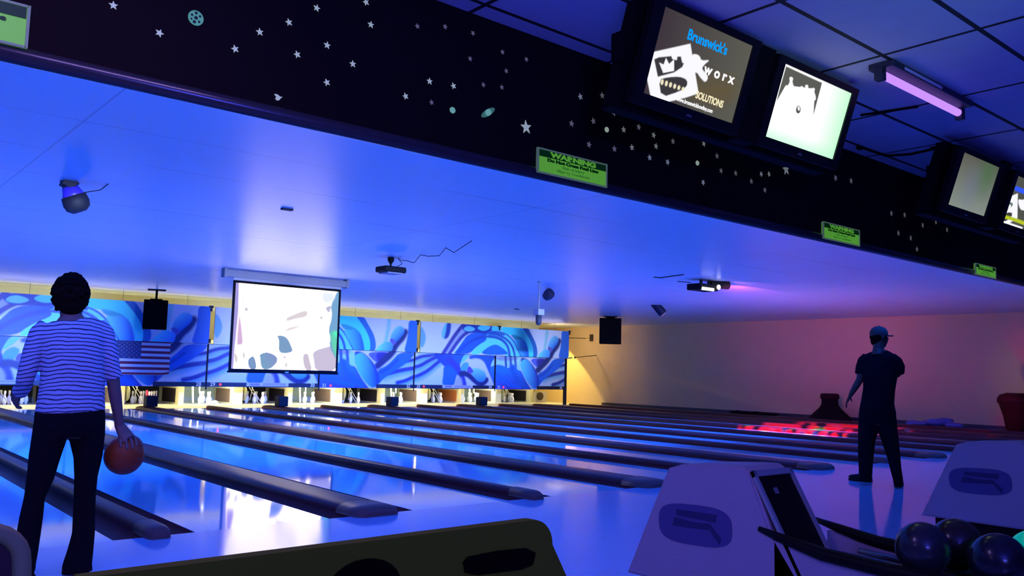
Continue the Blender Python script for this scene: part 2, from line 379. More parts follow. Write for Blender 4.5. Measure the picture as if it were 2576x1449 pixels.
lo.poly(ca([(780,1180),(830,1130),(880,1190),(900,1320),(740,1320)]), LAV, .08)
lo.poly(ca([(840,940),(890,800),(930,735),(1030,735),(960,830)]), A(90,175,255), .012)
lo.poly(ca([(1020,735),(1520,735),(1500,830),(1405,975),(1480,1150),(1520,1320),(1480,1320),(1430,1200),(1350,1010),(1280,850),(1150,800),(1010,830)]), A(24,72,205), .05)
lo.poly(ca([(860,960),(900,900),(960,870),(1010,900),(1010,940),(960,1050),(890,1070),(860,1020)]), A(62,140,250), .03)
lo.stroke(ca([(870,1090),(920,1080),(1000,1105),(1100,1200),(1190,1270),(1280,1260),(1330,1200)]), .20, NAVY, .05)
lo.poly(ca([(1010,935),(1060,990),(1110,1050),(1050,1090),(960,1050)]), A(75,62,200), .02)
lo.poly(ca([(1060,985),(1180,985),(1290,1040),(1335,1130),(1300,1220),(1230,1245),(1160,1220),(1100,1150),(1050,1085),(1100,1050)]), A(98,175,255), .025, A(30,105,235), (ca([(1180,990)])[0], ca([(1190,1240)])[0]))
lo.poly(cb([(20,905),(55,790),(140,690),(540,690),(620,800),(590,960),(530,955),(480,860),(420,850),(365,920),(320,890),(190,845),(90,860)]), A(125,180,250), .02)
lo.poly(cb([(140,690),(520,690),(520,780),(140,780)]), A(110,130,215), .06)
for s_ in ([(300,680),(310,890)], [(390,680),(400,900)], [(470,680),(490,900)]): lo.stroke(cb(s_), .10, A(40,70,185), .03)
lo.poly(cb([(20,910),(90,860),(190,848),(320,892),(365,920),(400,850),(420,850),(480,862),(530,955),(590,960),(650,1100),(720,1230),(800,1330),(60,1330),(100,1180),(50,1060),(18,970)]), A(22,100,252), .02, A(50,50,190), (cb([(230,980)])[0], cb([(250,1330)])[0]), sm=1)
lo.stroke(cb([(420,900),(470,1050),(560,1160),(680,1260)]), .22, A(20,78,220), .10); lo.stroke(cb([(90,1010),(230,1120),(400,1210),(560,1260)]), .14, A(18,85,235), .10)
lo.poly(cb([(890,1010),(1000,960),(1100,850),(1180,740),(1390,735),(1380,790),(1270,920),(1100,1050),(980,1140),(900,1260),(870,1150)]), A(24,84,232), .03)
lo.stroke(cb([(930,1060),(1050,980),(1160,860)]), .07, A(20,60,200), .05)
lo.poly(cb([(730,735),(1060,735),(1000,830),(900,910),(830,870)]), A(66,80,230), .03); lo.poly(cb([(860,735),(1060,735),(1000,830),(880,900)]), A(34,34,165), .08)
lo.stroke(cb([(1110,700),(1050,790),(980,860),(890,950)]), .24, NAVY, .07)
lo.poly(cb([(560,720),(680,730),(800,850),(880,990),(920,1150),(900,1270),(850,1290),(700,1100),(620,900)]), A(26,50,185), .05)
lo.poly(cb([(572,850),(590,780),(650,745),(720,775),(800,890),(860,1030),(890,1170),(870,1280),(820,1298),(750,1240),(660,1110),(605,980)]), A(70,165,255), .02, A(24,66,220), (cb([(640,1030)])[0], cb([(860,1000)])[0]))
# dark lane-number band with its plates
zb0, zb1 = .583, .715
ms = (lo.P[:,1] < zb1)
P_ = lo.P; NB = np.array((.012, .014, .05))
tip = inside(P_, smoothpoly(cb([(572,850),(590,780),(650,745),(720,775),(800,890),(860,1030),(890,1170),(870,1280),(820,1298),(750,1240),(660,1110),(605,980)]))) 
dark = ms & (((P_[:,0] < 3.494)) | (P_[:,0] > 5.55)) & ~tip
lo.C[dark] = NB
plate = ms & (P_[:,1] > .60) & (P_[:,0] > 1.20) & (P_[:,0] < 2.50); lo.C[plate] = A(165, 160, 240)
for (a, b_, c_, d) in ((1.30,1.60,.62,.695),): lo.C[ms & (P_[:,0] > a) & (P_[:,0] < b_) & (P_[:,1] > c_) & (P_[:,1] < d)] = A(110, 105, 215)
for c_ in (.632, .676): lo.C[ms & (P_[:,0] > 1.70) & (P_[:,0] < 2.42) & (abs(P_[:,1]-c_) < .011)] = A(120, 115, 220)
# upper panels -------------------------------------------------
up.poly(ca([(170,240),(240,430),(180,610),(120,600),(120,240)], U), A(85,140,232), .05)
up.poly(ca([(600,140),(540,250),(505,370),(530,450),(590,450),(610,300),(650,140)], U), A(85,165,250), .05)
up.poly(ca([(610,140),(690,140),(680,300),(640,430),(570,460),(560,430),(590,330)], U), A(22,50,170), .05)
up.poly(ca([(900,180),(1080,180),(1000,330),(860,500),(720,720),(520,720),(700,470),(800,310)], U), A(120,135,235), .03)
up.stroke(ca([(930,170),(850,260),(760,380),(680,500),(540,720)], U), .14, A(48,50,165), .04)
up.poly(ca([(980,380),(850,510),(700,730),(800,730),(900,530),(1010,390)], U), A(150,185,250), .03)
up.poly(ca([(990,370),(1150,330),(1400,330),(1380,460),(1150,590),(1020,735),(720,735),(800,640),(890,510)], U), A(24,78,222), .03)
up.stroke(ca([(1010,320),(900,390),(790,520),(650,730)], U), .12, A(48,50,165), .035)
up.stroke(ca([(820,700),(950,560),(1150,440),(1330,400)], U), .10, A(18,60,200), .08)
up.poly(ca([(900,180),(1600,180),(1600,335),(1430,325),(1290,355),(1180,340),(1000,352),(940,330),(880,260)], U), A(18,45,175), .03)
up.poly(ca([(930,240),(1010,210),(1110,250),(1130,285),(1060,318),(980,318),(910,290)], U), A(85,165,250), .02)
up.poly(ca([(1160,240),(1260,190),(1420,225),(1370,285),(1280,312),(1190,285)], U), A(65,170,255), .02)
up.poly(ca([(1430,200),(1620,200),(1620,335),(1420,325)], U), A(60,175,255), .03)
up.poly(cb([(-40,245),(120,225),(280,250),(420,350),(500,500),(590,650),(620,740),(250,740),(330,640),(240,560),(120,470),(-40,540)], U), A(78,178,255), .015)
up.poly(ca([(1285,400),(1420,358),(1600,370),(1600,575),(1490,550),(1350,630),(1200,740),(1015,740),(1150,585),(1360,462)], U), A(78,185,255), .015)
up.poly(ca([(1190,745),(1350,605),(1490,545),(1600,600),(1720,700),(1720,745)], U), A(18,88,232), .012)
up.stroke(ca([(1270,360),(1420,330),(1600,365),(1650,380)], U), .06, A(24,66,200), .02); up.stroke(ca([(1290,418),(1430,400),(1600,455)], U), .07, A(24,66,200), .02)
for s_, w in (([(0,285),(150,300),(300,370),(400,470),(455,600),(475,740)], .085), ([(-20,335),(110,345),(240,395),(330,490),(365,600),(380,740)], .10), ([(0,250),(200,250),(350,310),(450,420),(520,560),(600,740)], .05)):
    up.stroke(cb(s_, U), w, A(26,72,200), .02)
up.poly(cb([(590,150),(700,150),(790,330),(860,470),(890,640),(860,740),(720,740),(800,600),(760,440),(680,300)], U), A(28,88,205), .03)
up.poly(cb([(240,150),(590,150),(680,280),(750,400),(795,520),(810,620),(800,740),(730,740),(690,560),(650,440),(600,370),(470,310),(400,320),(240,250)], U), A(52,182,255), .012)
up.poly(cb([(395,300),(480,305),(620,370),(640,420),(520,410),(450,380)], U), A(28,125,200), .03)
up.poly(cb([(440,380),(520,400),(600,375),(670,430),(710,560),(740,740),(620,740),(560,640),(490,500)], U), A(60,160,255), .03, A(20,84,230), (cb([(500,520)], U)[0], cb([(690,500)], U)[0]))
up.stroke(cb([(1060,200),(1045,400),(1010,600)], U), .13, A(110,165,225), .08)
up.poly(cb([(1320,220),(1480,220),(1480,760),(1255,760),(1300,560),(1320,400)], U), A(28,88,228), .03)
up.stroke(cb([(1280,420),(1240,520),(1160,610),(1100,760)], U), .22, NAVY, .07)
up.poly(cb([(1070,500),(1110,400),(1170,325),(1235,325),(1275,390),(1255,460),(1190,540),(1140,600),(1090,590)], U), A(95,170,252), .03, A(30,90,225), (cb([(1150,350)], U)[0], cb([(1230,480)], U)[0]))
up.poly(cb([(1055,540),(1110,515),(1165,590),(1115,640)], U), A(76,72,190), .02)
up.poly(cb([(850,760),(900,670),(980,590),(1060,560),(1125,620),(1090,760)], U), A(85,178,255), .02, A(50,110,245), (cb([(950,600)], U)[0], cb([(1090,700)], U)[0]))
M_print = painted('mural_print', rough=.45)
def panel_pair(art, name, u0, u1, v0, v1, xo, y, root, m=M_print):
    me = art.mesh(name, u0, u1, v0, v1, lambda a, b: (a+xo, y, b)); me.materials.append(m)
    return link(name, me, m, root)
M_edge = mat('panel_edge', (.02, .02, .05), .6, spec=.2); M_num = mat('number_white', (.75, .75, .85), .5, emit=(.35, .35, .7), strength=.35); M_red = emis('red_indicator', (1, .04, .08), 3.)
for k in range(0, 6):
    xa = k*3.494; half = k % 2        # left half of the print on even units
    cat = 'panel'
    if k >= 0: lab = f'lower masking panel of the blue wave mural numbered {nw(25+2*k)} and {nw(26+2*k)}'
    else: lab = 'lower masking panel at the far left edge, mostly out of the picture'
    r = thing('masking_unit', lab, cat, (xa+1.747, 17.8, .583), 'mural masking units over the pins')
    per = (k//2)*6.988
    panel_pair(lo, 'mural_face', half*3.494+.02, half*3.494+3.474, .583, 1.79, per, 17.797, r)
    b = MB(); b.box((xa+.0, 17.80, .583), (xa+3.49, 17.84, 1.80)); b.build('backing_board', M_edge, r)
    b = MB(); b.box((xa+.000, 17.775, .50), (xa+.030, 17.799, 1.79)); b.build('post', M_edge, r)
    text('lane_number', str(25+2*k), .15, M_num, r, (xa+.20, 17.79, .65), (1, 0, 0), (0, 0, 1), .001, bold=.0025)
    text('lane_number', str(26+2*k), .15, M_num, r, (xa+3.494-.20, 17.79, .65), (1, 0, 0), (0, 0, 1), .001, bold=.0025)
    if k >= 1:
        b = MB(); b.ell((xa+.42, 17.785, .65), (.035, .02, .035)); b.build('indicator_light', M_red, r, smooth=True)
for k in range(-1, 3):
    if k < 0: continue
    xa = k*6.988
    r = thing('mural_panel', ['upper mural panel at the far left with blue wave and pins, behind the striped-shirt person', 'upper mural panel in the middle, partly hidden by the projection screen', 'upper mural panel at the right end with blue wave and pins'][k], 'panel', (xa+3.494, 17.6, 1.815), 'upper mural panels')
    w1 = 6.93 if k < 2 else 6.988
    panel_pair(up, 'mural_face', .085 if k else .02, 3.484, 1.785, 2.832, xa, 17.597, r); panel_pair(up, 'mural_face', 3.484, w1, 1.785, 2.832, xa, 17.597, r)
    b = MB(); b.box((xa+.085, 17.6, 1.785), (xa+w1, 17.63, 2.832)); b.build('backing_board', M_edge, r)
    for xx in ((xa+w1+.02, xa+3.494) if k < 3 else ()):
        b = MB(); b.box((xx-.06, 17.58, 2.80), (xx+.06, 17.64, 2.86)); b.box((xx-.03, 17.58, 2.70), (xx+.03, 17.64, 2.80)); b.build('hinge', mat('hinge_black', (.01, .01, .02), .5), r)
    for xx in (xa+.6, xa+2.4, xa+4.6, xa+6.3):
        b = MB(); b.tube([(xx, 17.66, 2.70), (xx, 17.66, ZC)], .004, 6); b.box((xx-.03, 17.63, 2.66), (xx+.03, 17.67, 2.72)); b.build('hanger', MATS['hinge_black'], r)
    if k < 2:
        b = MB(); b.box((xa+w1-.01, 17.58, 1.80), (xa+w1+.06, 17.64, 1.92)); b.build('hinge', MATS['hinge_black'], r)
# end post of the masking
b = MB(); b.box((20.98, 17.78, 0), (21.06, 17.9, 1.80)); o = b.build('masking_end_post', M_edge); tag(o, 'dark post at the right end of the masking beside lane 36', 'post')
# ------------------------------------------------------------------ pits, pinsetters and pins
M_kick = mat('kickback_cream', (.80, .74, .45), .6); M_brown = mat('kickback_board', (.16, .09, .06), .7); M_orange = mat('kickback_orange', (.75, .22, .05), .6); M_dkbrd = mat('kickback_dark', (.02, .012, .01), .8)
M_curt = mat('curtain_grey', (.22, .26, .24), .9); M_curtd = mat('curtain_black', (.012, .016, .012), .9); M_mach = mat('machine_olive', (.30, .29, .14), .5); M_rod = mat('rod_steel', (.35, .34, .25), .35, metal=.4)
for i in range(0, 13):
    x = i*PITCH; t = .30 if i % 2 else .16
    r = thing('kickback_panel', f'cream pit side panel between the pins of lanes {nw(24+i)} and {nw(25+i)}' if i < 12 else 'cream pit side panel on the right of lane 36', 'panel', (x, 20.3, 0), 'pit side panels')
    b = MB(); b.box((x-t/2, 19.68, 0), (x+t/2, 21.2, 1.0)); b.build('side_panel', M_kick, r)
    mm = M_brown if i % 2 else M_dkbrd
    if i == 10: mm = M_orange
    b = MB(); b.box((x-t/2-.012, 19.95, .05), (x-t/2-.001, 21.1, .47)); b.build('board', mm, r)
pinprof = [(.0258,0),(.0288,.008),(.036,.0191),(.0497,.0572),(.0598,.0857),(.0605,.1143),(.0578,.1492),(.0485,.1841),(.0313,.22),(.0248,.2381),(.0228,.254),(.0236,.273),(.0262,.2984),(.0315,.3238),(.0323,.342),(.0294,.36),(.019,.376),(.006,.381)]
mp_ = mat('pin_white', (.82, .82, .78), .3, coat=.4)
nt = mp_.node_tree; n = nt.nodes; L = nt.links; b = n['Principled BSDF']
tc = n.new('ShaderNodeTexCoord'); sp = n.new('ShaderNodeSeparateXYZ'); L.new(tc.outputs['Object'], sp.inputs[0])
mr = n.new('ShaderNodeMath'); mr.operation = 'COMPARE'; mr.inputs[1].default_value = .262; mr.inputs[2].default_value = .0035; L.new(sp.outputs['Z'], mr.inputs[0])
mr2 = n.new('ShaderNodeMath'); mr2.operation = 'COMPARE'; mr2.inputs[1].default_value = .238; mr2.inputs[2].default_value = .0035; L.new(sp.outputs['Z'], mr2.inputs[0])
mm_ = n.new('ShaderNodeMath'); mm_.operation = 'MAXIMUM'; L.new(mr.outputs[0], mm_.inputs[0]); L.new(mr2.outputs[0], mm_.inputs[1])
mx = n.new('ShaderNodeMix'); mx.data_type = 'RGBA'; mx.inputs[7].default_value = (.6, .03, .03, 1); src = b.inputs['Base Color'].links[0].from_socket
L.new(src, mx.inputs[6]); L.new(mm_.outputs[0], mx.inputs[0]); L.new(mx.outputs[2], b.inputs['Base Color'])
pm = None
PINS = [(0,0,'front'),(-1,1,'left in second row'),(1,1,'right in second row'),(-2,2,'left in third row'),(0,2,'middle of third row'),(2,2,'right in third row'),(-3,3,'far left of back row'),(-1,3,'inner left of back row'),(1,3,'inner right of back row'),(3,3,'far right of back row')]
def pin(x, y, rot, lab, grp, z=0):
    global pm
    if pm is None:
        b = MB(); b.lathe(pinprof, 20); me = bpy.data.meshes.new('bowling_pin'); bmesh.ops.recalc_face_normals(b.bm, faces=b.bm.faces); b.bm.to_mesh(me); b.bm.free()
        me.polygons.foreach_set('use_smooth', [True]*len(me.polygons)); me.materials.append(mp_); pm = me
    o = bpy.data.objects.new('bowling_pin', pm); COL.objects.link(o); o.location = (x, y, z); o.rotation_euler = rot
    tag(o, lab, 'bowling pin', grp)
for i in range(0, 12):
    xc = (i+.5)*PITCH; num = 25+i; bright = num % 2 == 1
    r = thing('pinsetter', f'dark pinsetter machine hanging behind the masking over lane {nw(num)}', 'machine', (xc, 20.3, .62), 'pinsetters')
    b = MB(); b.box((xc-.70, 19.75, .64), (xc+.70, 21.1, 1.35), .03); b.build('machine_body', mat('machine_dark', (.05, .05, .035), .6), r)
    if not bright:
        b = MB(); b.tube([(xc-.60, 19.72, .66), (xc-.22, 19.60, .03)], .012, 8); b.tube([(xc-.52, 19.72, .66), (xc-.14, 19.60, .05)], .012, 8); b.tube([(xc-.30, 19.9, .66), (xc-.45, 19.75, .12)], .012, 8); b.build('sweep_rod', M_rod, r)
        b = MB(); b.ell((xc-.62, 19.85, .34), (.07, .22, .24)); b.build('side_wheel', M_mach, r, smooth=True)
    else:
        b = MB(); b.tube([(xc-.55, 19.70, .62), (xc-.52, 19.66, .05)], .03, 8); b.tube([(xc-.33, 19.7, .62), (xc-.33, 19.7, .36)], .02, 8); b.build('sweep_rod', mat('rod_white', (.7, .7, .65), .4), r)
    b = MB(); b.box((xc-.72, 21.22, 0), (xc+.72, 21.26, .7)); o = b.build('pit_curtain', M_curt if bright else M_curtd); tag(o, f'{"grey" if bright else "black"} curtain at the back of the pit of lane {nw(num)}', 'curtain', 'pit curtains')  # darker curtain copy carries the shade of the unlit pits in its colour
    grp = f'pins of lane {nw(num)}'
    plab = lambda w_: f'white pin, {w_}, {"bright" if bright else "dim"} pit of lane {nw(num)}'
    if bright:
        l = bpy.data.lights.new('pit_lamp', 'AREA'); l.shape = 'RECTANGLE'; l.size = 1.2; l.size_y = .12; l.color = (.92, 1., .84); l.energy = 24
        lo_ = bpy.data.objects.new('pit_lamp', l); COL.objects.link(lo_); lo_.location = (xc, 19.62, .62); lo_.rotation_euler = (math.radians(52), 0, 0)
    else:
        l = bpy.data.lights.new('pit_lamp', 'AREA'); l.shape = 'RECTANGLE'; l.size = 1.2; l.size_y = .12; l.color = (1., .93, .75); l.energy = 4  # added weak warm fill for the pins in the unlit pits
        lo_ = bpy.data.objects.new('pit_lamp', l); COL.objects.link(lo_); lo_.location = (xc, 19.62, .62); lo_.rotation_euler = (math.radians(52), 0, 0)
    if num == 29:
        sp_ = {0, 1, 3, 4}
        for k, (a, r_, nm) in enumerate(PINS):
            if k in (0, 1, 2, 4, 8): pin(xc+a*.1524, 19.85+r_*.264, (0, 0, 0), plab(nm), grp)
        pin(xc+.28, 19.78, (math.radians(90), 0, math.radians(-70)), 'white bowling pin lying down with a green glint in the pit of lane 29', grp, .062)
    else:
        skip = {31: (3, 6, 7), 33: (3, 6, 7), 30: (5,), 34: (3, 6), 35: (), 36: (1, 3)}.get(num, ())
        for k, (a, r_, nm) in enumerate(PINS):
            if k not in skip: pin(xc+a*.1524, 19.85+r_*.264, (0, 0, 0), plab(nm), grp)
# red-lit upright in the pit of lane 28
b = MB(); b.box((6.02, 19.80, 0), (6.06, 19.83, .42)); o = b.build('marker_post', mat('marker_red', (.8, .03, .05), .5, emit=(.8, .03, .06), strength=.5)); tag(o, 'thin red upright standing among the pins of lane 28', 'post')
# things in the gap beyond lane 36
r = thing('ball_elevator', 'round dark wheel in a beige frame just right of the pins of lane 36', 'machine', (20.6, 19.6, 0))
p0 = atY(1342, 1012, 19.5); p1 = atY(1376, 985, 19.5)
b = MB(); b.box((p0.x, 19.5, .02), (p1.x, 19.56, .46)); b.build('frame', mat('wheel_beige', (.55, .48, .33), .6), r)
b = MB(); b.lathe([(.16, 0), (.16, .06)], 20, (0, 0, 0)); b.bm.transform(Matrix.Translation(((p0.x+p1.x)/2-.05, 19.49, .27)) @ Matrix.Rotation(PI/2, 4, 'X')); b.build('wheel', mat('wheel_brown', (.05, .035, .02), .5), r)
# ------------------------------------------------------------------ projection screen
YS = 10.3
sx0, sx1, sz0, sz1 = 4.600, 7.005, 1.085, 2.895
r = thing('projection_screen', 'pull-down projection screen with a glowing washed-out picture in a black border', 'screen', ((sx0+sx1)/2, YS, sz0))
def cs(pts): return [(p.x, p.z) for p in (atY(560+a/5.175, 665+b/5.175, YS) for a, b in pts)]
def E_(r_, g, b, k=1.): l = srgb(r_, g, b); return (l[0]*k, l[1]*k, l[2]*k)
sc = Art(sx0+.05, sz0+.05, sx1-.05, sz1-.05, .0125, E_(253, 238, 243, 3.0))
sc.poly(cs([(100,180),(215,180),(205,600),(160,1060),(135,1380),(60,1380)]), E_(165,155,225), .02, sm=0)
sc.poly(cs([(205,600),(240,700),(262,900),(275,1050),(200,1060),(165,1060)]), E_(215,180,220), .05)
sc.poly(cs([(140,1120),(205,1200),(195,1280),(150,1290)]), E_(215,210,215), .03)
sc.stroke(cs([(265,420),(268,500)]), .03, E_(205,210,215), .02); sc.poly(cs([(275,540),(345,575),(330,610),(280,620)]), E_(200,205,212), .03)
sc.poly(cs([(320,1270),(340,1220),(410,1180),(450,1370),(345,1370)]), E_(125,155,200), .01)
sc.poly(cs([(480,1170),(560,1140),(640,1160),(690,1190),(715,1230),(700,1290),(610,1370),(500,1370),(480,1200)]), E_(120,165,200), .012, E_(135,150,205), (cs([(500,1300)])[0], cs([(700,1200)])[0]))
sc.poly(cs([(695,925),(790,925),(850,970),(890,1060),(920,1140),(790,1165),(730,1140),(725,1060),(730,980)]), E_(125,160,200), .010)
sc.poly(cs([(820,690),(900,660),(1040,600),(1110,600),(1100,690),(960,710),(820,755)]), E_(222,214,220), .03)
sc.poly(cs([(780,880),(860,810),(1030,790),(1020,810),(880,870)]), E_(232,222,228), .03)
sc.poly(cs([(245,1130),(290,1150),(295,1230),(260,1230)]), E_(215,212,216), .02)
sc.poly(cs([(430,905),(620,900),(600,915),(440,915)]), E_(238,238,236), .02)
sc.poly(cs([(1030,1175),(1110,1150),(1130,1250),(1170,1390),(1065,1390)]), E_(208,196,216), .012)
sc.poly(cs([(1160,1130),(1370,1070),(1420,1060),(1500,1160),(1480,1400),(1200,1400),(1185,1260)]), E_(205,195,222), .012)
sc.poly(cs([(1500,330),(1400,520),(1420,680),(1370,860),(1400,960),(1380,1060),(1480,1250),(1530,1250),(1530,330)]), E_(120,170,215), .02, sm=1)
sc.poly(cs([(1385,870),(1520,860),(1520,1220),(1460,1200),(1420,1060)]), E_(105,215,185), .05); sc.poly(cs([(1440,870),(1510,880),(1500,960),(1450,930)]), E_(90,250,200), .04)
sc.poly(cs([(1320,560),(1420,520),(1400,620),(1370,640)]), E_(190,190,215), .03); sc.poly(cs([(1255,680),(1305,670),(1300,715),(1270,720)]), E_(200,205,212), .02)
sc.poly(cs([(1270,350),(1480,370),(1430,500),(1300,520)]), E_(235,243,255), .05)
sc.poly(cs([(790,1180),(830,1200),(820,1230),(780,1230)]), E_(215,205,215), .02); sc.poly(cs([(800,1280),(850,1270),(840,1350),(810,1350)]), E_(215,210,218), .03)
me = sc.mesh('picture', sx0+.05, sx1-.05, sz0+.05, sz1-.05, lambda a, b: (a, YS-.012, b)); ms_ = painted('screen_picture', True, strength=1.0); me.materials.append(ms_)
link('picture', me, ms_, r)
b = MB(); b.box((sx0, YS-.008, sz0), (sx1, YS+.004, sz1)); b.build('black_border', mat('screen_border', (.005, .004, .006), .8, spec=.08), r)
b = MB(); b.box((sx0, YS-.004, sz1), (sx1, YS+.002, 2.97)); b.build('blank_fabric', mat('screen_fabric', (.45, .40, .38), .8), r)
b = MB(); b.box((4.40, YS-.07, 2.95), (7.14, YS+.08, 3.09), .015); b.box((4.38, YS-.085, 2.935), (4.44, YS+.095, 3.115), .01); b.box((7.10, YS-.085, 2.935), (7.16, YS+.095, 3.115), .01)
b.build('housing', mat('screen_case', (.30, .26, .24), .5, spec=.2), r)
b = MB(); b.tube([(sx0-.02, YS, sz0-.01), (sx1+.02, YS, sz0-.01)], .018, 10); b.build('bottom_bar', MATS['screen_border'], r, smooth=True)
b = MB(); b.box((5.79, YS-.03, sz0-.015), (5.87, YS-.012, sz0+.012), .004); b.build('pull_tab', mat('tab_grey', (.4, .4, .45), .4), r)
# ------------------------------------------------------------------ flag
fx0, fx1, fz0, fz1, fy = 4.40, 5.91, .885, 1.815, 17.66
r = thing('flag', 'american flag hung flat on the wave mural beside the striped-shirt person', 'flag', ((fx0+fx1)/2, fy, fz0))
fa = Art(fx0, fz0, fx1, fz1, .0145, (.30, .02, .06)); st = ((fz1-fa.P[:,1])/((fz1-fz0)/13)).astype(int); fa.C[(st % 2) == 1] = (.85, .80, .85)
cw = .50*(fx1-fx0); can = (fa.P[:,0] < fx0+cw) & (fa.P[:,1] > fz1-7*(fz1-fz0)/13); fa.C[can] = (.05, .06, .20)
for q in range(9):
    for p in range(6 if q % 2 == 0 else 5):
        x_ = fx0+cw*(p+(.5 if q % 2 == 0 else 1.0))/6; z_ = fz1-(q+.7)*7*(fz1-fz0)/13/9.6
        fa.C[np.hypot(fa.P[:,0]-x_, fa.P[:,1]-z_) < .016] = (.22, .24, .5)
def fwave(a, b): return (a, fy-.012+.012*math.sin(a*9+b*3), b - (.035*max(0, (a-fx1+.25)/.25)**2*-1 if b < fz0+.1 else 0))
me = fa.mesh('flag_cloth', fx0, fx1, fz0, fz1, fwave); mfl = painted('flag_print', rough=.8); me.materials.append(mfl)
fo = link('flag_cloth', me, mfl, r, smooth=True); q = fo.modifiers.new('t', 'SOLIDIFY'); q.thickness = .004
b = MB(); b.tube([(fx0, fy, fz1+.005), (fx1, fy, fz1+.005)], .01, 8); b.build('hem_rod', mat('hem', (.2, .02, .05), .7), r)
# ------------------------------------------------------------------ hanging speakers
M_spk = mat('speaker_black', (.003, .002, .003), .9, spec=.06)
def speaker(cx_, cy_, w_, z0, z1, lab):
    n_ = Vector((CX-cx_, CY-cy_, 0)).normalized(); rr = Vector((-n_.y, n_.x, 0)); M = Matrix((rr, n_, Vector((0, 0, 1)))).transposed(); h_ = z1-z0
    r = thing('hanging_speaker', lab, 'speaker', (cx_, cy_, z0), 'black ceiling-hung speakers'); c_ = Vector((cx_, cy_, (z0+z1)/2))-n_*.18
    b = MB(); b.obox(c_, (w_, .36, h_), M, .02); b.build('cabinet', M_spk, r)
    b = MB(); b.obox(c_+n_*.185, (w_-.06, .02, h_-.06), M, .006); b.build('grille', mat('grille_black', (.003, .002, .003), .95, spec=.05), r)
    b = MB(); b.obox(c_+Vector((0, 0, h_/2+.015)), (.3, .2, .03), M); b.tube([(c_.x, c_.y, z1), (c_.x, c_.y, ZC)], .03, 10); b.obox((c_.x, c_.y, ZC-.01), (.44, .3, .02), M); b.build('bracket', M_spk, r)
q0, q1, q2 = atY(362, 752, 16.6), atY(423, 756, 16.6), atY(390, 828, 16.6); v1 = Vector((q1.x-q0.x, 0, 0)); ang = math.atan2(5.12-CX, 16.6-CY)
speaker(5.12, 16.6, (q1.x-q0.x)*math.cos(ang), q2.z, (q0.z+q1.z)/2, 'black speaker hung in front of the mural above the flag')
q0, q1, q2 = atY(1508, 797, 13.1), atY(1563, 803, 13.1), atY(1534, 865, 13.1); ang = math.atan2(18.5-CX, 13.1-CY)
speaker((q0.x+q1.x)/2, 13.1, (q1.x-q0.x)*math.cos(ang), q2.z, (q0.z+q1.z)/2, 'black speaker hung from the ceiling before the tan wall, right of the mural')
# ------------------------------------------------------------------ projector with its cable
r = thing('projector', 'dark ceiling projector with looping cable, right of the projection screen', 'projector', (5.75, 6.3, 2.83))
M_pj = mat('projector_dark', (.005, .006, .010), .6, spec=.12)
b = MB(); b.box((5.535, 6.12, 2.85), (5.97, 6.46, 2.955), .035); b.build('body', M_pj, r)
b = MB(); b.box((5.60, 6.14, 2.832), (5.90, 6.44, 2.852), .008); b.build('underside', mat('projector_grey', (.25, .25, .30), .5), r)
b = MB(); b.lathe([(.035, 0), (.035, .03), (.028, .03)], 16); b.bm.transform(Matrix.Translation((5.86, 6.46, 2.90)) @ Matrix.Rotation(-PI/2, 4, 'X')); b.build('lens', emis('lens_glow', (.7, .8, 1), 1.5), r)
b = MB(); b.tube([(5.75, 6.3, 2.95), (5.75, 6.3, 3.02)], .018, 10); b.lathe([(.02, 3.01), (.055, 3.06), (.055, ZC)], 14, (5.75, 6.3, 0)); b.build('ceiling_mount', M_pj, r)
cps = [(5.86, 6.3, 2.96), (5.92, 6.2, 3.02), (5.80, 6.15, 3.10)]
loop = [(5.80, 6.15, 3.10)] + [tuple(atZ(u, v, 3.12)-Vector((0, 0, dz))) for u, v, dz in ((1005,653,.01),(1022,654,.012),(1042,654,.05),(1058,640,.008),(1075,640,.03),(1105,636,.05),(1122,622,.008),(1142,626,.06),(1165,612,.05),(1187,605,.006))]
b = MB(); b.tube(cps, .006, 6); b.tube(loop, .006, 6); b.build('cable', M_pj, r)
# ------------------------------------------------------------------ disco light fixture
r = thing('effect_light', 'twin-tube disco effect light on the ceiling above the right-hand lanes', 'light', (11.85, 4.2, 2.90))
b = MB(); b.box((11.42, 4.05, 2.905), (11.98, 4.40, 3.03), .02); b.tube([(11.9, 4.2, 3.05), (12.30, 4.05, 3.06)], [.075, .09], 14); b.build('housing', mat('effect_black', (.006, .005, .006), .7, spec=.1), r)
b = MB(); b.tube([(11.62, 4.2, 3.02), (11.62, 4.2, ZC)], .03, 10); b.tube([(11.87, 4.2, 3.02), (11.87, 4.2, ZC)], .03, 10); b.build('hanging_bracket', MATS['effect_black'], r)
b = MB(); b.box((11.45, 4.035, 2.895), (11.83, 4.07, 2.955), .01); b.build('front_window', emis('effect_window', (1, 1, .85), 2.), r)
b = MB(); b.ell((11.95, 4.02, 2.985), (.05, .03, .05)); b.build('lens', emis('effect_lens', (1, 1, 1), 3.), r, smooth=True)
b = MB(); b.tube([(11.42, 4.3, 3.05), tuple(atZ(1705, 708, 3.115))], .008, 6); b.build('cable', MATS['effect_black'], r)
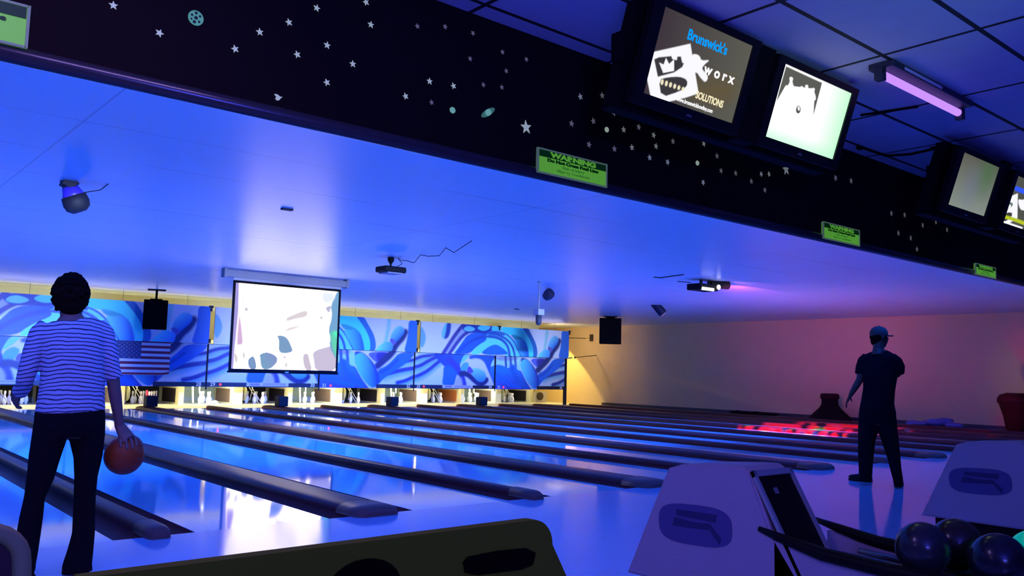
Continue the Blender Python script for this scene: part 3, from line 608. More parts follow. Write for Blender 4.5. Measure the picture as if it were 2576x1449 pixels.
# ------------------------------------------------------------------ par can, round lamp heads, pole with sensor
r = thing('par_can', 'small tilted spotlight with pink lit end near the tan wall', 'light', tuple(atY(1655, 776, 9.0)))
p0, p1 = atY(1645, 762, 9.0), atY(1667, 788, 8.9)
b = MB(); b.tube([p0, p1], [.11, .12], 18); b.build('can', mat('can_dark', (.006, .006, .03), .6, spec=.15), r, smooth=False)
b = MB(); b.tube([p1+Vector((0,0,0)), p1+(p1-p0)*.04], .09, 18); b.build('lens', emis('can_lens', (.9, .5, .9), 1.2), r)
b = MB(); m_ = (p0+p1)/2; b.tube([m_, m_+Vector((-.22, 0, .02)), (m_.x-.22, m_.y, ZC)], .012, 8); b.build('yoke', MATS['can_dark'], r)
def roundlamp(name, c, R_, M, lab):
    r = thing(name, lab, 'light', c); b = MB()
    b.lathe([(.35*R_, -1.1*R_), (.8*R_, -.9*R_), (R_, -.2*R_), (R_, .5*R_), (.85*R_, .8*R_), (.3*R_, .9*R_)], 20, c, M); return r, b
r, b = roundlamp('ceiling_spotlight', tuple(atZ(1380, 741, 2.98)), .12, Matrix.Rotation(math.radians(60), 3, 'X'), 'round black ceiling light beside the white pole')
b.build('head', mat('lamp_black', (.008, .008, .03), .6), r); b = MB(); c = r.location; b.tube([tuple(c), (c.x, c.y, ZC)], .02, 8); b.build('stem', MATS['lamp_black'], r)
pb = atZ(1357, 708, 3.12); px, py = pb.x, pb.y
zb = atY(1356, 778, py).z; zm = atY(1356, 793, py).z; ze = atY(1356, 818, py).z
r = thing('sensor_pole', 'thin pale pole hanging from the ceiling with a white box and grey dome', 'camera', (px, py, ze))
b = MB(); b.tube([(px, py, ZC), (px, py, zb)], .016, 10); b.lathe([(.05, ZC-.015), (.05, ZC)], 14, (px, py, 0)); b.build('pole', mat('pole_grey', (.22, .22, .24), .5), r)
b = MB(); b.box((px-.085, py-.085, zm), (px+.085, py+.085, zb), .01); b.build('junction_box', mat('box_white', (.32, .32, .34), .5), r)
b = MB(); b.lathe([(.02, ze-.0), (.05, ze+.015), (.062, ze+.06), (.065, zm)], 18, (px, py, 0)); b.build('dome', mat('dome_grey', (.05, .05, .06), .4, spec=.2), r, smooth=True)
# blacklight spot at the left with a blue barrel
yl = 3.75
q = [atY(u, v, yl) for u, v in ((172, 462), (182, 486), (196, 520))]
r = thing('stage_spotlight', 'large round black spotlight with blue barrel hanging at the upper left', 'light', tuple(q[2]))
ax = (q[2]-q[0]).normalized()
b = MB(); b.tube([q[0]-ax*.05+Vector((0,.05,0)), q[0]+ax*.05], [.06, .07], 14); b.obox(tuple(q[0]), (.13, .16, .10), Matrix.Rotation(.4, 3, 'Y'), .01); b.box((q[0].x+.02, yl-.03, q[0].z), (q[0].x+.10, yl+.03, q[0].z+.10), .008); b.build('yoke', mat('spot_black', (.008, .007, .015), .7), r)
b = MB(); b.tube([q[0]+ax*.03, q[1], q[1]+ax*.06], [.075, .10, .125], 20); b.build('barrel', mat('spot_blue', (.06, .03, .55), .4), r, smooth=True)
b = MB(); b.tube([q[1]+ax*.03, q[2]-ax*.04, q[2]+ax*.02, q[2]+ax*.06], [.125, .135, .12, .07], 20); b.build('head', MATS['spot_black'], r, smooth=True)
b = MB(); b.tube([q[1]+Vector((.10, 0, .02)), tuple(atY(252, 478, yl)), tuple(atZ(272, 463, 3.115))], .006, 6); b.build('cable', MATS['spot_black'], r)
b = MB(); b.tube([q[0], (q[0].x, yl, ZC)], .025, 8); b.build('stem', MATS['spot_black'], r)
# small ceiling fittings
for (u, v, lab) in ((722, 525, 'small dark fitting on the ceiling seam above the projection screen'), (1300, 777, 'tiny dark ceiling fitting left of the sensor pole')):
    p = atZ(u, v, 3.12); b = MB(); b.box((p.x-.07, p.y-.035, 3.10), (p.x+.07, p.y+.035, 3.12), .006); o = b.build('ceiling_fitting', MATS['spot_black']); tag(o, lab, 'fitting')
b = MB(); b.tube([tuple(atZ(u, v, 3.108)) for u, v in ((1645, 697), (1662, 699), (1690, 695), (1720, 691))], .01, 6); o = b.build('loose_cable', MATS['spot_black']); tag(o, 'short loose black cable on the ceiling left of the disco light', 'cable')
# wall brackets at the right end of the masking
r = thing('wall_bracket', 'thin dark rod with a flat plate sticking out beside the top mural panel', 'bracket', (21.6, 17.7, 2.58))
b = MB(); b.tube([(20.98, 17.7, 2.58), (21.98, 17.7, 2.61)], .014, 8); b.build('rod', MATS['hinge_black'], r)
b = MB(); p = atX(1480, 850, 22.7); b.box((22.72, p.y-.22, p.z-.14), (22.755, p.y-.05, p.z+.14)); b.tube([(22.74, p.y-.14, p.z), (21.98, 17.7, 2.61)], .005, 6); b.build('wall_plate', mat('plate_dark', (.04, .02, .01), .6), r)
r = thing('wall_bracket', 'lower thin dark rod with a shadowed knob beside the mural seam', 'bracket', (21.6, 17.7, 1.85))
b = MB(); b.tube([(21.07, 17.8, 1.79), (21.35, 17.8, 1.83)], .02, 8); b.tube([(21.5, 17.8, 1.84), (22.74, 17.85, 1.96)], .014, 8); b.ell((21.5, 17.8, 1.84), .04); b.build('rod', MATS['hinge_black'], r)
# ------------------------------------------------------------------ warning signs on the fascia
M_sg = mat('sign_green', (.16, .50, .03), .5, emit=(.075, .29, .022), strength=.85); M_sk = mat('sign_ink', (.0, .03, .0), .6, emit=(0, .012, 0), strength=1.); M_sf = mat('sign_frame', (.18, .24, .16), .5, emit=(.05, .09, .05), strength=.8); M_sf2 = mat('sign_faint_ink', (.05, .25, .02), .6, emit=(.03, .13, .012), strength=1.)
def sign(x0, x1, z0, z1, lab):
    y = YFA-.02; r = thing('warning_sign', lab, 'sign', ((x0+x1)/2, y, z0), 'green warning signs along the fascia')
    w, h = x1-x0, z1-z0
    b = MB(); b.box((x0, y, z0), (x1, YFA, z1)); b.build('plate', M_sg, r)
    b = MB()
    for lo_, hi_ in (((x0-.008, y-.006, z0-.006), (x0+.004, y+.01, z1+.006)), ((x1-.004, y-.006, z0-.006), (x1+.008, y+.01, z1+.006)), ((x0, y-.006, z1-.004), (x1, y+.01, z1+.006)), ((x0, y-.006, z0-.006), (x1, y+.01, z0+.004))): b.box(lo_, hi_)
    b.build('frame', M_sf, r)
    b = MB(); b.box((x0+.006, y-.003, z1-.31*h), (x1-.006, y-.0005, z1-.03*h)); b.build('header', M_sk, r)
    cx = (x0+x1)/2; X, Z = (1, 0, 0), (0, 0, 1)
    text('header_text', 'WARNING', h*.29, M_sg, r, (cx, y-.005, z1-.175*h), X, Z, .0008, sx=w/h*.47, bold=.0025)
    text('sign_text', 'Do Not Cross Foul Line', h*.175, M_sk, r, (cx, y-.002, z1-.42*h), X, Z, .0008, sx=w/h*.43, bold=.002)
    text('sign_text', 'Risk of Injury', h*.15, M_sf2, r, (cx, y-.002, z1-.61*h), X, Z, .0008, sx=w/h*.40, bold=.001)
    text('sign_text', 'Slippery Conditions', h*.15, M_sf2, r, (cx, y-.002, z1-.79*h), X, Z, .0008, sx=w/h*.40, bold=.001)
sign(-2.03, -1.40, 2.515, 2.69, 'green warning sign cut by the left edge of the picture')
sign(1.515, 2.145, 2.485, 2.638, 'green warning sign, large and readable, below and left of the first monitor')
sign(4.98, 5.62, 2.475, 2.62, 'green warning sign below the gap between the two monitor pairs')
sign(8.29, 8.86, 2.455, 2.58, 'smallest green warning sign at the right end of the fascia')
# ------------------------------------------------------------------ glow stars
M_st = mat('glow_star', (.45, .55, .42), .6, emit=(.30, .38, .28), strength=.75); M_std = mat('glow_star_dim', (.2, .2, .2), .6, emit=(.075, .075, .075), strength=.9); M_gr = mat('glow_green', (.2, .5, .3), .6, emit=(.13, .36, .20), strength=.75)
M_grd = mat('glow_green_dim', (.1, .3, .15), .6, emit=(.035, .13, .06), strength=.75)
def star_mesh(R_, inner=.42, pts=5, rot=0.):
    b = MB(); v = []
    for k in range(pts*2):
        a = PI/2+rot+PI*k/pts; rr = R_ if k % 2 == 0 else R_*inner; v.append((rr*math.cos(a), 0, rr*math.sin(a)))
    b.prism(v, (0, .004, 0)); bmesh.ops.recalc_face_normals(b.bm, faces=b.bm.faces)
    me = bpy.data.meshes.new('star_sticker'); b.bm.to_mesh(me); b.bm.free(); return me
SM = {}; STARS = []
def star(u, v, R_, m, lab, grp):
    p = atY(u, v, YFA-.006); key = (round(R_, 3), m.name)
    if key not in SM: SM[key] = star_mesh(R_); SM[key].materials.append(m)
    o = bpy.data.objects.new('star_sticker', SM[key]); COL.objects.link(o); o.location = p; o.rotation_euler = (0, random.uniform(-.5, .5), 0)
    tag(o, lab, 'sticker', grp); STARS.append((o, u, v))
s1 = [(c[0]/2.862+640, c[1]/2.862) for c in ((40,230),(250,160),(450,57),(310,392),(525,325),(710,460),(523,593),(840,177),(805,15),(1263,585),(1435,618),(1090,692))]+[(690/2.416, 32/2.416), (970/2.416, 200/2.416), (1430/2.416, 297/2.416)]
s2 = [(c[0]/2.862+640, c[1]/2.862) for c in ((1175,188),(1375,192),(1575,238),(1555,422),(1788,374),(1960,427),(1815,510),(1650,610),(1783,628),(1277,737))]
s3 = [(c[0]/3.22+1400, c[1]/3.22+240) for c in ((195,10),(372,0),(468,138),(300,207),(124,228),(265,398),(546,277),(668,256),(815,133),(902,237),(999,215),(789,322),(471,433),(613,421),(808,411),(945,372),(756,503),(902,540),(1195,391),(1302,490),(1335,610),(1453,630),(1190,705),(1650,413),(1580,695),(1660,637),(1723,637),(1763,510),(1690,767))]
s4 = [(c[0]/3.22+1400, c[1]/3.22+240) for c in ((1963,535),(2050,577),(2262,668),(2388,692))]+[(c[0]/4.83+2240, c[1]/4.83+340) for c in ((175,970),(250,1250),(395,1095),(555,1055),(15,950),(100,1190),(690,1150),(325,1385))]
for u, v in s1: star(u, v, .021, M_st, 'small glow-in-the-dark star on the left part of the black fascia', 'bright stars on the left of the fascia')
for u, v in s2: star(u, v, .017, M_std, 'faint little star on the fascia above the readable warning sign', 'faint stars above the readable warning sign')
for u, v in s3: star(u, v, .024, M_std if (u+v) % 3 < 1 else mat('glow_star_mid', (.3, .32, .3), .6, emit=(.14, .16, .14), strength=.8), 'small dim star on the fascia below the first two monitors', 'stars below the first two monitors')
for u, v in s4: star(u, v, .030, M_std, 'very faint star on the fascia at the right, below the dark monitors', 'faint stars at the right of the fascia')
p = atY(1324, 320, YFA-.006); o = bpy.data.objects.new('star_sticker', star_mesh(.047, .4, 5, .15)); o.data.materials.append(M_st); COL.objects.link(o); o.location = p; tag(o, 'largest glowing star sticker, alone left of the readable warning sign', 'sticker')
p = atY(1978, 426, YFA-.006); o = bpy.data.objects.new('star_sticker', star_mesh(.055, .4, 5, .2)); o.data.materials.append(MATS['glow_star_mid']); COL.objects.link(o); o.location = p; tag(o, 'big dim star sticker right below the bright white monitor', 'sticker')
def disc(name, u, v, rx, rz, m, lab, rot=0., n=20):
    p = atY(u, v, YFA-.006); b = MB(); b.prism([(p.x+rx*math.cos(2*PI*k/n)*math.cos(rot)-rz*math.sin(2*PI*k/n)*math.sin(rot), p.y, p.z+rx*math.cos(2*PI*k/n)*math.sin(rot)+rz*math.sin(2*PI*k/n)*math.cos(rot)) for k in range(n)], (0, .004, 0)); o = b.build(name, m); tag(o, lab, 'sticker'); return o
p = atY(493, 45, YFA-.008); r = thing('moon_sticker', 'round green moon sticker with dark craters at the upper left of the fascia', 'sticker', tuple(p))
b = MB(); b.prism([(p.x+.037*math.cos(k*PI/12), p.y, p.z+.037*math.sin(k*PI/12)) for k in range(24)], (0, .004, 0)); b.build('moon_disc', M_grd if False else mat('moon_green', (.1, .4, .2), .6, emit=(.06, .22, .11), strength=.8), r)
b = MB()
for a, d, q_ in ((0, 0, .009), (.6, .022, .006), (1.6, .024, .007), (2.7, .022, .006), (3.6, .024, .005), (4.4, .023, .008), (5.5, .022, .006)):
    b.prism([(p.x+d*math.cos(a)+q_*math.cos(k*PI/5), p.y-.002, p.z+d*math.sin(a)+q_*math.sin(k*PI/5)) for k in range(10)], (0, .001, 0))
b.build('crater', mat('crater', (.01, .06, .03), .7), r)
for (u, v, lab) in ((1139, 277, 'square-looking bright green planet sticker left of the ringed galaxy'), (1527, 326, 'round pale planet sticker right of the readable warning sign'), (1755, 410, 'bright oval planet sticker on the middle of the fascia')):
    disc('planet_sticker', u, v, .020, .019, M_gr if u < 1200 else M_st, lab)
p = atY(1228, 283, YFA-.008); r = thing('galaxy_sticker', 'tilted green galaxy sticker with a ring around a bright core', 'sticker', tuple(p))
def ring(rx, rz, c, m, nm, rot, dy):
    b = MB(); b.prism([(c.x+rx*math.cos(k*PI/12)*math.cos(rot)-rz*math.sin(k*PI/12)*math.sin(rot), c.y+dy, c.z+rx*math.cos(k*PI/12)*math.sin(rot)+rz*math.sin(k*PI/12)*math.cos(rot)) for k in range(24)], (0, .002, 0)); b.build(nm, m, r)
ring(.062, .020, p, M_grd, 'ring', .62, 0); ring(.024, .020, p, M_gr, 'core', .62, -.003)
for u, v, lab in ((700, 245, 'short comet sticker just above the fascia lip at the left'), (1861, 368, 'green comet sticker below the bright white monitor')):
    p = atY(u, v, YFA-.006); k_ = .022 if u < 1000 else .036
    b = MB(); b.prism([(p.x+k_*x_, p.y, p.z+k_*z_) for x_, z_ in ((-1, .6), (-.3, .7), (.5, .3), (1.1, .35), (.6, -.1), (.4, -.5), (-.2, -.8), (-.7, -.4), (-.4, 0))], (0, .004, 0)); o = b.build('comet_sticker', M_st if u < 1000 else M_gr); tag(o, lab, 'sticker')
LM = [('the moon sticker', 493, 45), ('the sign cut by the left edge', 30, 60), ('the short comet sticker', 700, 245), ('the bright green planet', 1139, 277), ('the ringed galaxy', 1228, 283), ('the largest star', 1324, 320), ('the readable warning sign', 1432, 422), ('the logo monitor', 1615, 245), ('the round pale planet', 1527, 326), ('the bright oval planet', 1755, 410), ('the green comet', 1861, 368), ('the big dim star', 1978, 426), ('the second small sign', 2110, 590), ('the blank monitor', 2400, 540), ('the smallest sign', 2476, 682), ('the fascia end above the foul line', 1000, 60)]
LM = LM[:-1]
NTH = ['closest', 'second closest', 'third closest', 'fourth closest', 'fifth closest', 'sixth closest', 'seventh closest', 'eighth closest', 'ninth closest', 'tenth closest', 'eleventh closest', 'twelfth closest', 'thirteenth closest', 'fourteenth closest', 'fifteenth closest']
near = {}
for o, u, v in STARS:
    k = min(range(len(LM)), key=lambda q: math.hypot(LM[q][1]-u, LM[q][2]-v)); near.setdefault(k, []).append((math.hypot(LM[k][1]-u, LM[k][2]-v), o))
for k, L_ in near.items():
    for q, (d_, o) in enumerate(sorted(L_, key=lambda t_: t_[0])): o['label'] = f"{'faint' if 'faint' in o['label'] else 'small'} glow star on the black fascia, {NTH[q]} to {LM[k][0]}"
# ------------------------------------------------------------------ monitors
M_bez = mat('monitor_black', (.010, .009, .009), .5, spec=.25); M_case = mat('monitor_case', (.006, .005, .005), .7, spec=.1)
TH = math.radians(18.5)
UYv = Vector((0, -math.sin(TH), math.cos(TH))); NF = Vector((0, -math.cos(TH), -math.sin(TH)))
def scr_pt(u, v, o_):
    d = ray(u, v); return C0+d*((o_-C0).dot(NF)/d.dot(NF))
def monitor(x0, x1, z0, h, lab):
    r = thing('monitor', lab, 'monitor', ((x0+x1)/2, -3.0, z0-.06), 'score monitors above the approach')
    o_ = Vector((x0, -3.0, z0)); X = Vector((1, 0, 0)); w = x1-x0
    def P(a, b_, c): return o_+X*a+UYv*b_-NF*(-c)
    B_ = .075
    b = MB(); fr = [P(-B_, -B_*.9, -.0), P(w+B_, -B_*.9, 0), P(w+B_, h+B_*.6, 0), P(-B_, h+B_*.6, 0)]; inn = [P(0, 0, 0), P(w, 0, 0), P(w, h, 0), P(0, h, 0)]
    for k in range(4): b.prism([fr[k], fr[(k+1) % 4], inn[(k+1) % 4], inn[k]], NF*.018)
    b.build('bezel', M_bez, r)
    b = MB(); bk = [p-NF*.05 for p in fr]; sm = [o_+X*(w*.1)+UYv*.05-NF*.08, o_+X*(w*.9)+UYv*.05-NF*.08, o_+X*(w*.9)+UYv*(h*.85)-NF*.08, o_+X*(w*.1)+UYv*(h*.85)-NF*.08]
    vs = [b.bm.verts.new(p) for p in fr+bk+sm]
    for s_ in (0, 4):
        for k in range(4): b.bm.faces.new((vs[s_+k], vs[s_+(k+1) % 4], vs[s_+4+(k+1) % 4], vs[s_+4+k]))
    b.bm.faces.new(vs[8:12]); b.bm.faces.new(vs[0:4][::-1]); b.build('rear_case', M_case, r)
    ctr = P(w*.5, -.04, .0)+NF*.019; text('maker_mark', 'philips', .02, mat('mark_grey', (.35, .35, .38), .4), r, ctr, X, UYv, .0005)
    return r, P, w, h
def screen_quad(r, P, w, h, m, name='screen'):
    b = MB(); b.quad(P(0, 0, .004), P(w, 0, .004), P(w, h, .004), P(0, h, .004)); return b.build(name, m, r)
def art_screen(name, x0, x1, z0, h, base, draw, step=.004, k=1.):
    o_ = Vector((x0, -3.0, z0)); a = Art(0, 0, x1-x0, h, step, base)
    def cc(pts, sc, ox, oy): 
        out = []
        for s_, t_ in pts:
            p = scr_pt(ox+s_/sc, oy+t_/sc, o_)-o_; out.append((p.x, p.dot(UYv)))
        return out
    draw(a, cc); me = a.mesh(name, 0, x1-x0, 0, h, lambda s_, t_: o_+Vector((s_, 0, 0))+UYv*t_+NF*.006); m = painted(name+'_light', True); me.materials.append(m); return me, m
WT = E_(250, 250, 255); GY = E_(74, 68, 70); GD = E_(60, 57, 62)
def tv1(a, cc):
    q = lambda p: cc(p, 4.391, 1580, 0)
    P_ = a.P; t = np.clip(P_[:,0:1]/.87, 0, 1); a.C[:] = np.array(E_(62, 52, 62))*(1-t)+np.array(E_(92, 92, 84))*t
    a.poly(q([(650,900),(1200,850),(1150,1150),(700,1100)]), E_(98, 86, 62), .12)
    hexa = [(265,575),(680,482),(770,1030),(620,1080),(430,1125),(240,1060),(198,850)]
    a.poly(q(hexa), WT, .006, sm=0)
    a.poly(q([(280,655),(330,632),(470,618),(480,650),(530,665),(535,625),(575,622),(590,690),(608,700),(590,740),(500,800),(320,848)]), GD, .005, sm=0)
    a.poly(q([(330,878),(440,850),(560,845),(630,870),(650,910),(635,960),(560,1010),(360,1075)]), GD, .005, sm=1)
    a.poly(q([(335,690),(385,712),(410,638),(445,705),(500,655),(500,782),(380,805)]), WT, .004, sm=0)
    for k in range(6): a.poly(q([(360+46*k, 872+17*k), (388+46*k, 882+17*k), (376+46*k, 940+14*k), (350+46*k, 930+14*k)]), E_(245, 235, 200), .005, sm=1)
    a.poly(q([(690,610),(740,595),(785,620),(800,670),(900,660),(830,715),(800,770),(860,860),(800,850),(745,790),(700,830)]), WT, .006, sm=1)
    a.stroke(q([(720,640),(790,800),(845,860)]), .045, WT, .006)
T1 = art_screen('program_picture', 1.617, 2.487, 2.841, .500, GY, tv1)
r, P, w, h = monitor(1.617, 2.487, 2.841, .500, 'dark grey score monitor with a white crown logo and blue title, first from the left')
so = screen_quad(r, P, w, h, mat('screen_glass', (.01, .01, .01), .2)); c = link('program_picture', T1[0], T1[1], so)
o_ = Vector((1.617, -3.0, 2.841)); M_w = emis('tv_white', (1, .99, 1), 1.); M_bl = emis('tv_blue', (.0, .32, 1.0), 1.1); M_cr = emis('tv_cream', (.95, .86, .55), 1.)
def tvtext(body, u0, v0, u1, v1, size, m, par, o_=o_, off=.009, bold=.003):
    a = scr_pt(u0, v0, o_)+NF*off; b_ = scr_pt(u1, v1, o_)+NF*off; d = (b_-a); t = text('screen_text', body, size, m, par, (a+b_)/2, d, NF.cross(-d.normalized()) if False else d.normalized().cross(NF)*-1, .0004, bold=bold)
    xs = [v.co.dot(d.normalized()) for v in t.data.vertices]; L_ = max(xs)-min(xs); f = d.length/L_; cc_ = (a+b_)/2-wloc(par); dn = d.normalized()
    for v in t.data.vertices: k = (v.co-cc_).dot(dn); v.co += dn*k*(f-1)
    return t
tvtext("Brunswick's", 1728, 86, 1826, 128, .085, M_bl, so, bold=.0022)
tvtext('w o r x', 1768, 172, 1845, 202, .085, M_w, so, bold=.003)
tvtext('SOLUTIONS', 1748, 238, 1816, 264, .06, M_cr, so, bold=.002)
tvtext('www.brunswickbowling.com', 1700, 248, 1790, 280, .035, M_w, so, bold=.0012)
def tv2(a, cc):
    q = lambda p: cc(p, 3.45, 1540, 0)
    P_ = a.P; s_ = np.clip((P_[:,0:1]/.88-.62)/.38, 0, 1); a.C[:] = np.array(E_(252, 253, 252, 1.15))*(1-s_)+np.array(E_(190, 255, 205, 1.1))*s_
    b_ = np.clip((.10-P_[:,1:2])/.10, 0, 1)*.8; a.C[:] = a.C*(1-b_)+np.array(E_(190, 255, 215))*b_
    g = E_(92, 92, 88)
    a.poly(q([(1503,575),(1815,718),(1735,1020),(1735,850),(1750,770),(1500,740),(1420,880),(1440,800)]), g, .005, sm=0)
    W_ = E_(253, 254, 253, 1.15)
    a.poly(q([(1503,770),(1750,830),(1738,1030),(1400,1000),(1420,890),(1500,765)]), W_, .006, sm=0)
    for x_, y_, k in ((1545,690,1.3),(1585,775,.8),(1637,765,1.),(1680,755,1.1),(1738,780,1.)):
        a.poly(q([(x_-12*k,y_-12*k),(x_+2,y_-20*k),(x_+16*k,y_-8*k),(x_+8*k,y_+15*k),(x_+24*k,y_+60*k),(x_+20*k,y_+95),(x_-26*k,y_+85),(x_-22*k,y_+40*k),(x_-6*k,y_+15*k)]), W_, .005, sm=1)
    a.poly(q([(1590,940),(1603,915),(1622,918),(1632,950),(1620,982),(1600,985),(1588,965)]), E_(80, 80, 82), .005); a.poly(q([(1602,925),(1620,922),(1622,960),(1606,958)]), W_, .005)
T2 = art_screen('program_picture', 2.858, 3.738, 2.831, .492, WT, tv2)
r, P, w, h = monitor(2.858, 3.738, 2.831, .492, 'bright white score monitor with a green tint showing bowling pins, second from the left')
so = screen_quad(r, P, w, h, MATS['screen_glass']); link('program_picture', T2[0], T2[1], so)
def tv3(a, cc):
    P_ = a.P; t = np.clip(P_[:,1:2]/.46, 0, 1); a.C[:] = np.array(E_(132, 142, 136))*(1-t)+np.array(E_(92, 94, 86))*t
    d = np.hypot(P_[:,0]-.60, P_[:,1]-.36); a.blend(np.clip(1-d/.28, 0, 1)*.6, E_(62, 112, 62)); d = np.hypot(P_[:,0]-.35, P_[:,1]-.20); a.blend(np.clip(1-d/.25, 0, 1)*.35, E_(95, 105, 150))
T3 = art_screen('program_picture', 5.69, 6.485, 2.783, .470, GY, tv3, .01)
r, P, w, h = monitor(5.69, 6.485, 2.783, .470, 'blank dull grey-green score monitor, third from the left')
so = screen_quad(r, P, w, h, MATS['screen_glass']); link('program_picture', T3[0], T3[1], so)
def tv4(a, cc):
    q = lambda p: cc(p, 4.83, 2240, 340)
    a.C[:] = E_(80, 82, 78)
    a.poly(q([(1360,780),(1540,705),(1535,1010),(1380,1100),(1300,1070),(1305,980)]), WT, .006, sm=0)
    a.poly(q([(1365,825),(1420,805),(1480,820),(1480,860),(1380,930)]), E_(90, 110, 100), .008); a.poly(q([(1365,960),(1440,930),(1480,950),(1450,1010),(1365,1060)]), GD, .006)
    a.poly(q([(1400,850),(1430,820),(1445,850),(1460,840),(1450,890),(1400,905)]), WT, .006)
    a.poly(q([(1535,770),(1600,790),(1640,760),(1660,900),(1570,920)]), WT, .006)
    a.stroke(q([(1365,985),(1500,1025),(1700,1100)]), .035, E_(185, 200, 40), .006, sm=0); a.stroke(q([(1430,1075),(1590,1130)]), .025, WT, .006, sm=0)
    a.stroke(q([(1515,645),(1700,720)]), .045, E_(50, 90, 255), .006, sm=0)
T4 = art_screen('program_picture', 6.93, 7.73, 2.783, .470, GY, tv4, .008)
r, P, w, h = monitor(6.93, 7.73, 2.783, .470, 'score monitor with white crown logo cut by the right edge of the picture')
so = screen_quad(r, P, w, h, MATS['screen_glass']); link('program_picture', T4[0], T4[1], so)
# dark mounting boards behind each pair
for x0, x1, z0, z1, lab in ((1.50, 3.84, 2.76, 3.36, 'black mounting board behind the first two monitors, fixed to the ceiling'), (5.57, 7.85, 2.70, 3.32, 'black mounting board behind the two right-hand monitors, fixed to the ceiling')):
    r = thing('monitor_mount', lab, 'mount', ((x0+x1)/2, -2.9, z0), 'mounting boards behind the monitors')
    t0 = (z0-2.841)*math.tan(TH); t1 = (z1-2.841)*math.tan(TH); yb0 = -2.905
    b = MB(); b.prism([(x0, yb0-t0, z0), (x0, yb0-t0+.09, z0), (x0, yb0-t1+.09, z1), (x0, yb0-t1, z1)], (x1-x0, 0, 0)); b.build('board', M_case, r)
    xc_ = (x0+x1)/2; b = MB(); b.prism([(xc_-.10, -2.99, z0), (xc_-.10, -2.90, z0), (xc_-.10, -3.07, z1), (xc_-.10, -3.16, z1)], (.20, 0, 0)); b.build('centre_strip', M_case, r)
    for xx in (x0+.4, x1-.4):
        b = MB(); b.tube([(xx, -2.90, z1-.06), (xx, -2.86, ZA)], .02, 8); b.box((xx-.08, -2.95, ZA-.015), (xx+.08, -2.78, ZA)); b.build('hanger', M_case, r)
    b = MB(); b.box((x0-.045, -2.99, z0+.25), (x0, -2.90, z0+.42), .01); b.build('side_knob', M_case, r)
# ------------------------------------------------------------------ ultraviolet tube fitting on the drop ceiling
p0, p1 = atZ(2222, 190, 3.30), atZ(2408, 282, 3.30); yy = (p0.y+p1.y)/2
r = thing('ultraviolet_lamp', 'glowing violet tube light on the tiled ceiling at the right', 'lamp', ((p0.x+p1.x)/2, yy, 3.26))
b = MB(); b.box((p0.x-.06, yy-.10, 3.335), (p1.x+.06, yy+.08, ZA), .01); b.box((p0.x-.08, yy-.03, 3.25), (p0.x-.02, yy+.03, 3.34), .006); b.box((p1.x+.02, yy-.03, 3.25), (p1.x+.08, yy+.03, 3.34), .006); b.build('fitting', mat('fitting_dark', (.03, .03, .05), .5), r)
b = MB(); b.tube([(p0.x-.02, yy, 3.30), (p1.x+.02, yy, 3.30)], .028, 14); b.build('tube', emis('violet_tube', (.42, .20, 1.0), 1.5), r, smooth=True)
b = MB(); b.box((p0.x+.1, yy-.105, 3.34), (p1.x-.5, yy-.10, 3.36)); b.build('label_strip', mat('strip_pale', (.6, .55, .7), .4), r)
# looping wires on the ceiling between monitors
for k, pts in enumerate((((2165, 290), (2215, 283), (2310, 268)), ((2170, 372), (2230, 392), (2290, 388), (2350, 375)))):
    b = MB(); b.tube([tuple(atZ(u, v, ZA-.012)) for u, v in pts], .012 if k else .010, 6)
    if k: p = atZ(2163, 372, ZA-.02); b.ell(tuple(p), (.05, .03, .02))
    o = b.build('ceiling_wire', M_case); tag(o, ['short dark wire on the ceiling tiles left under the violet tube', 'dark looping wire between the white monitor and the blank one'][k], 'wire')
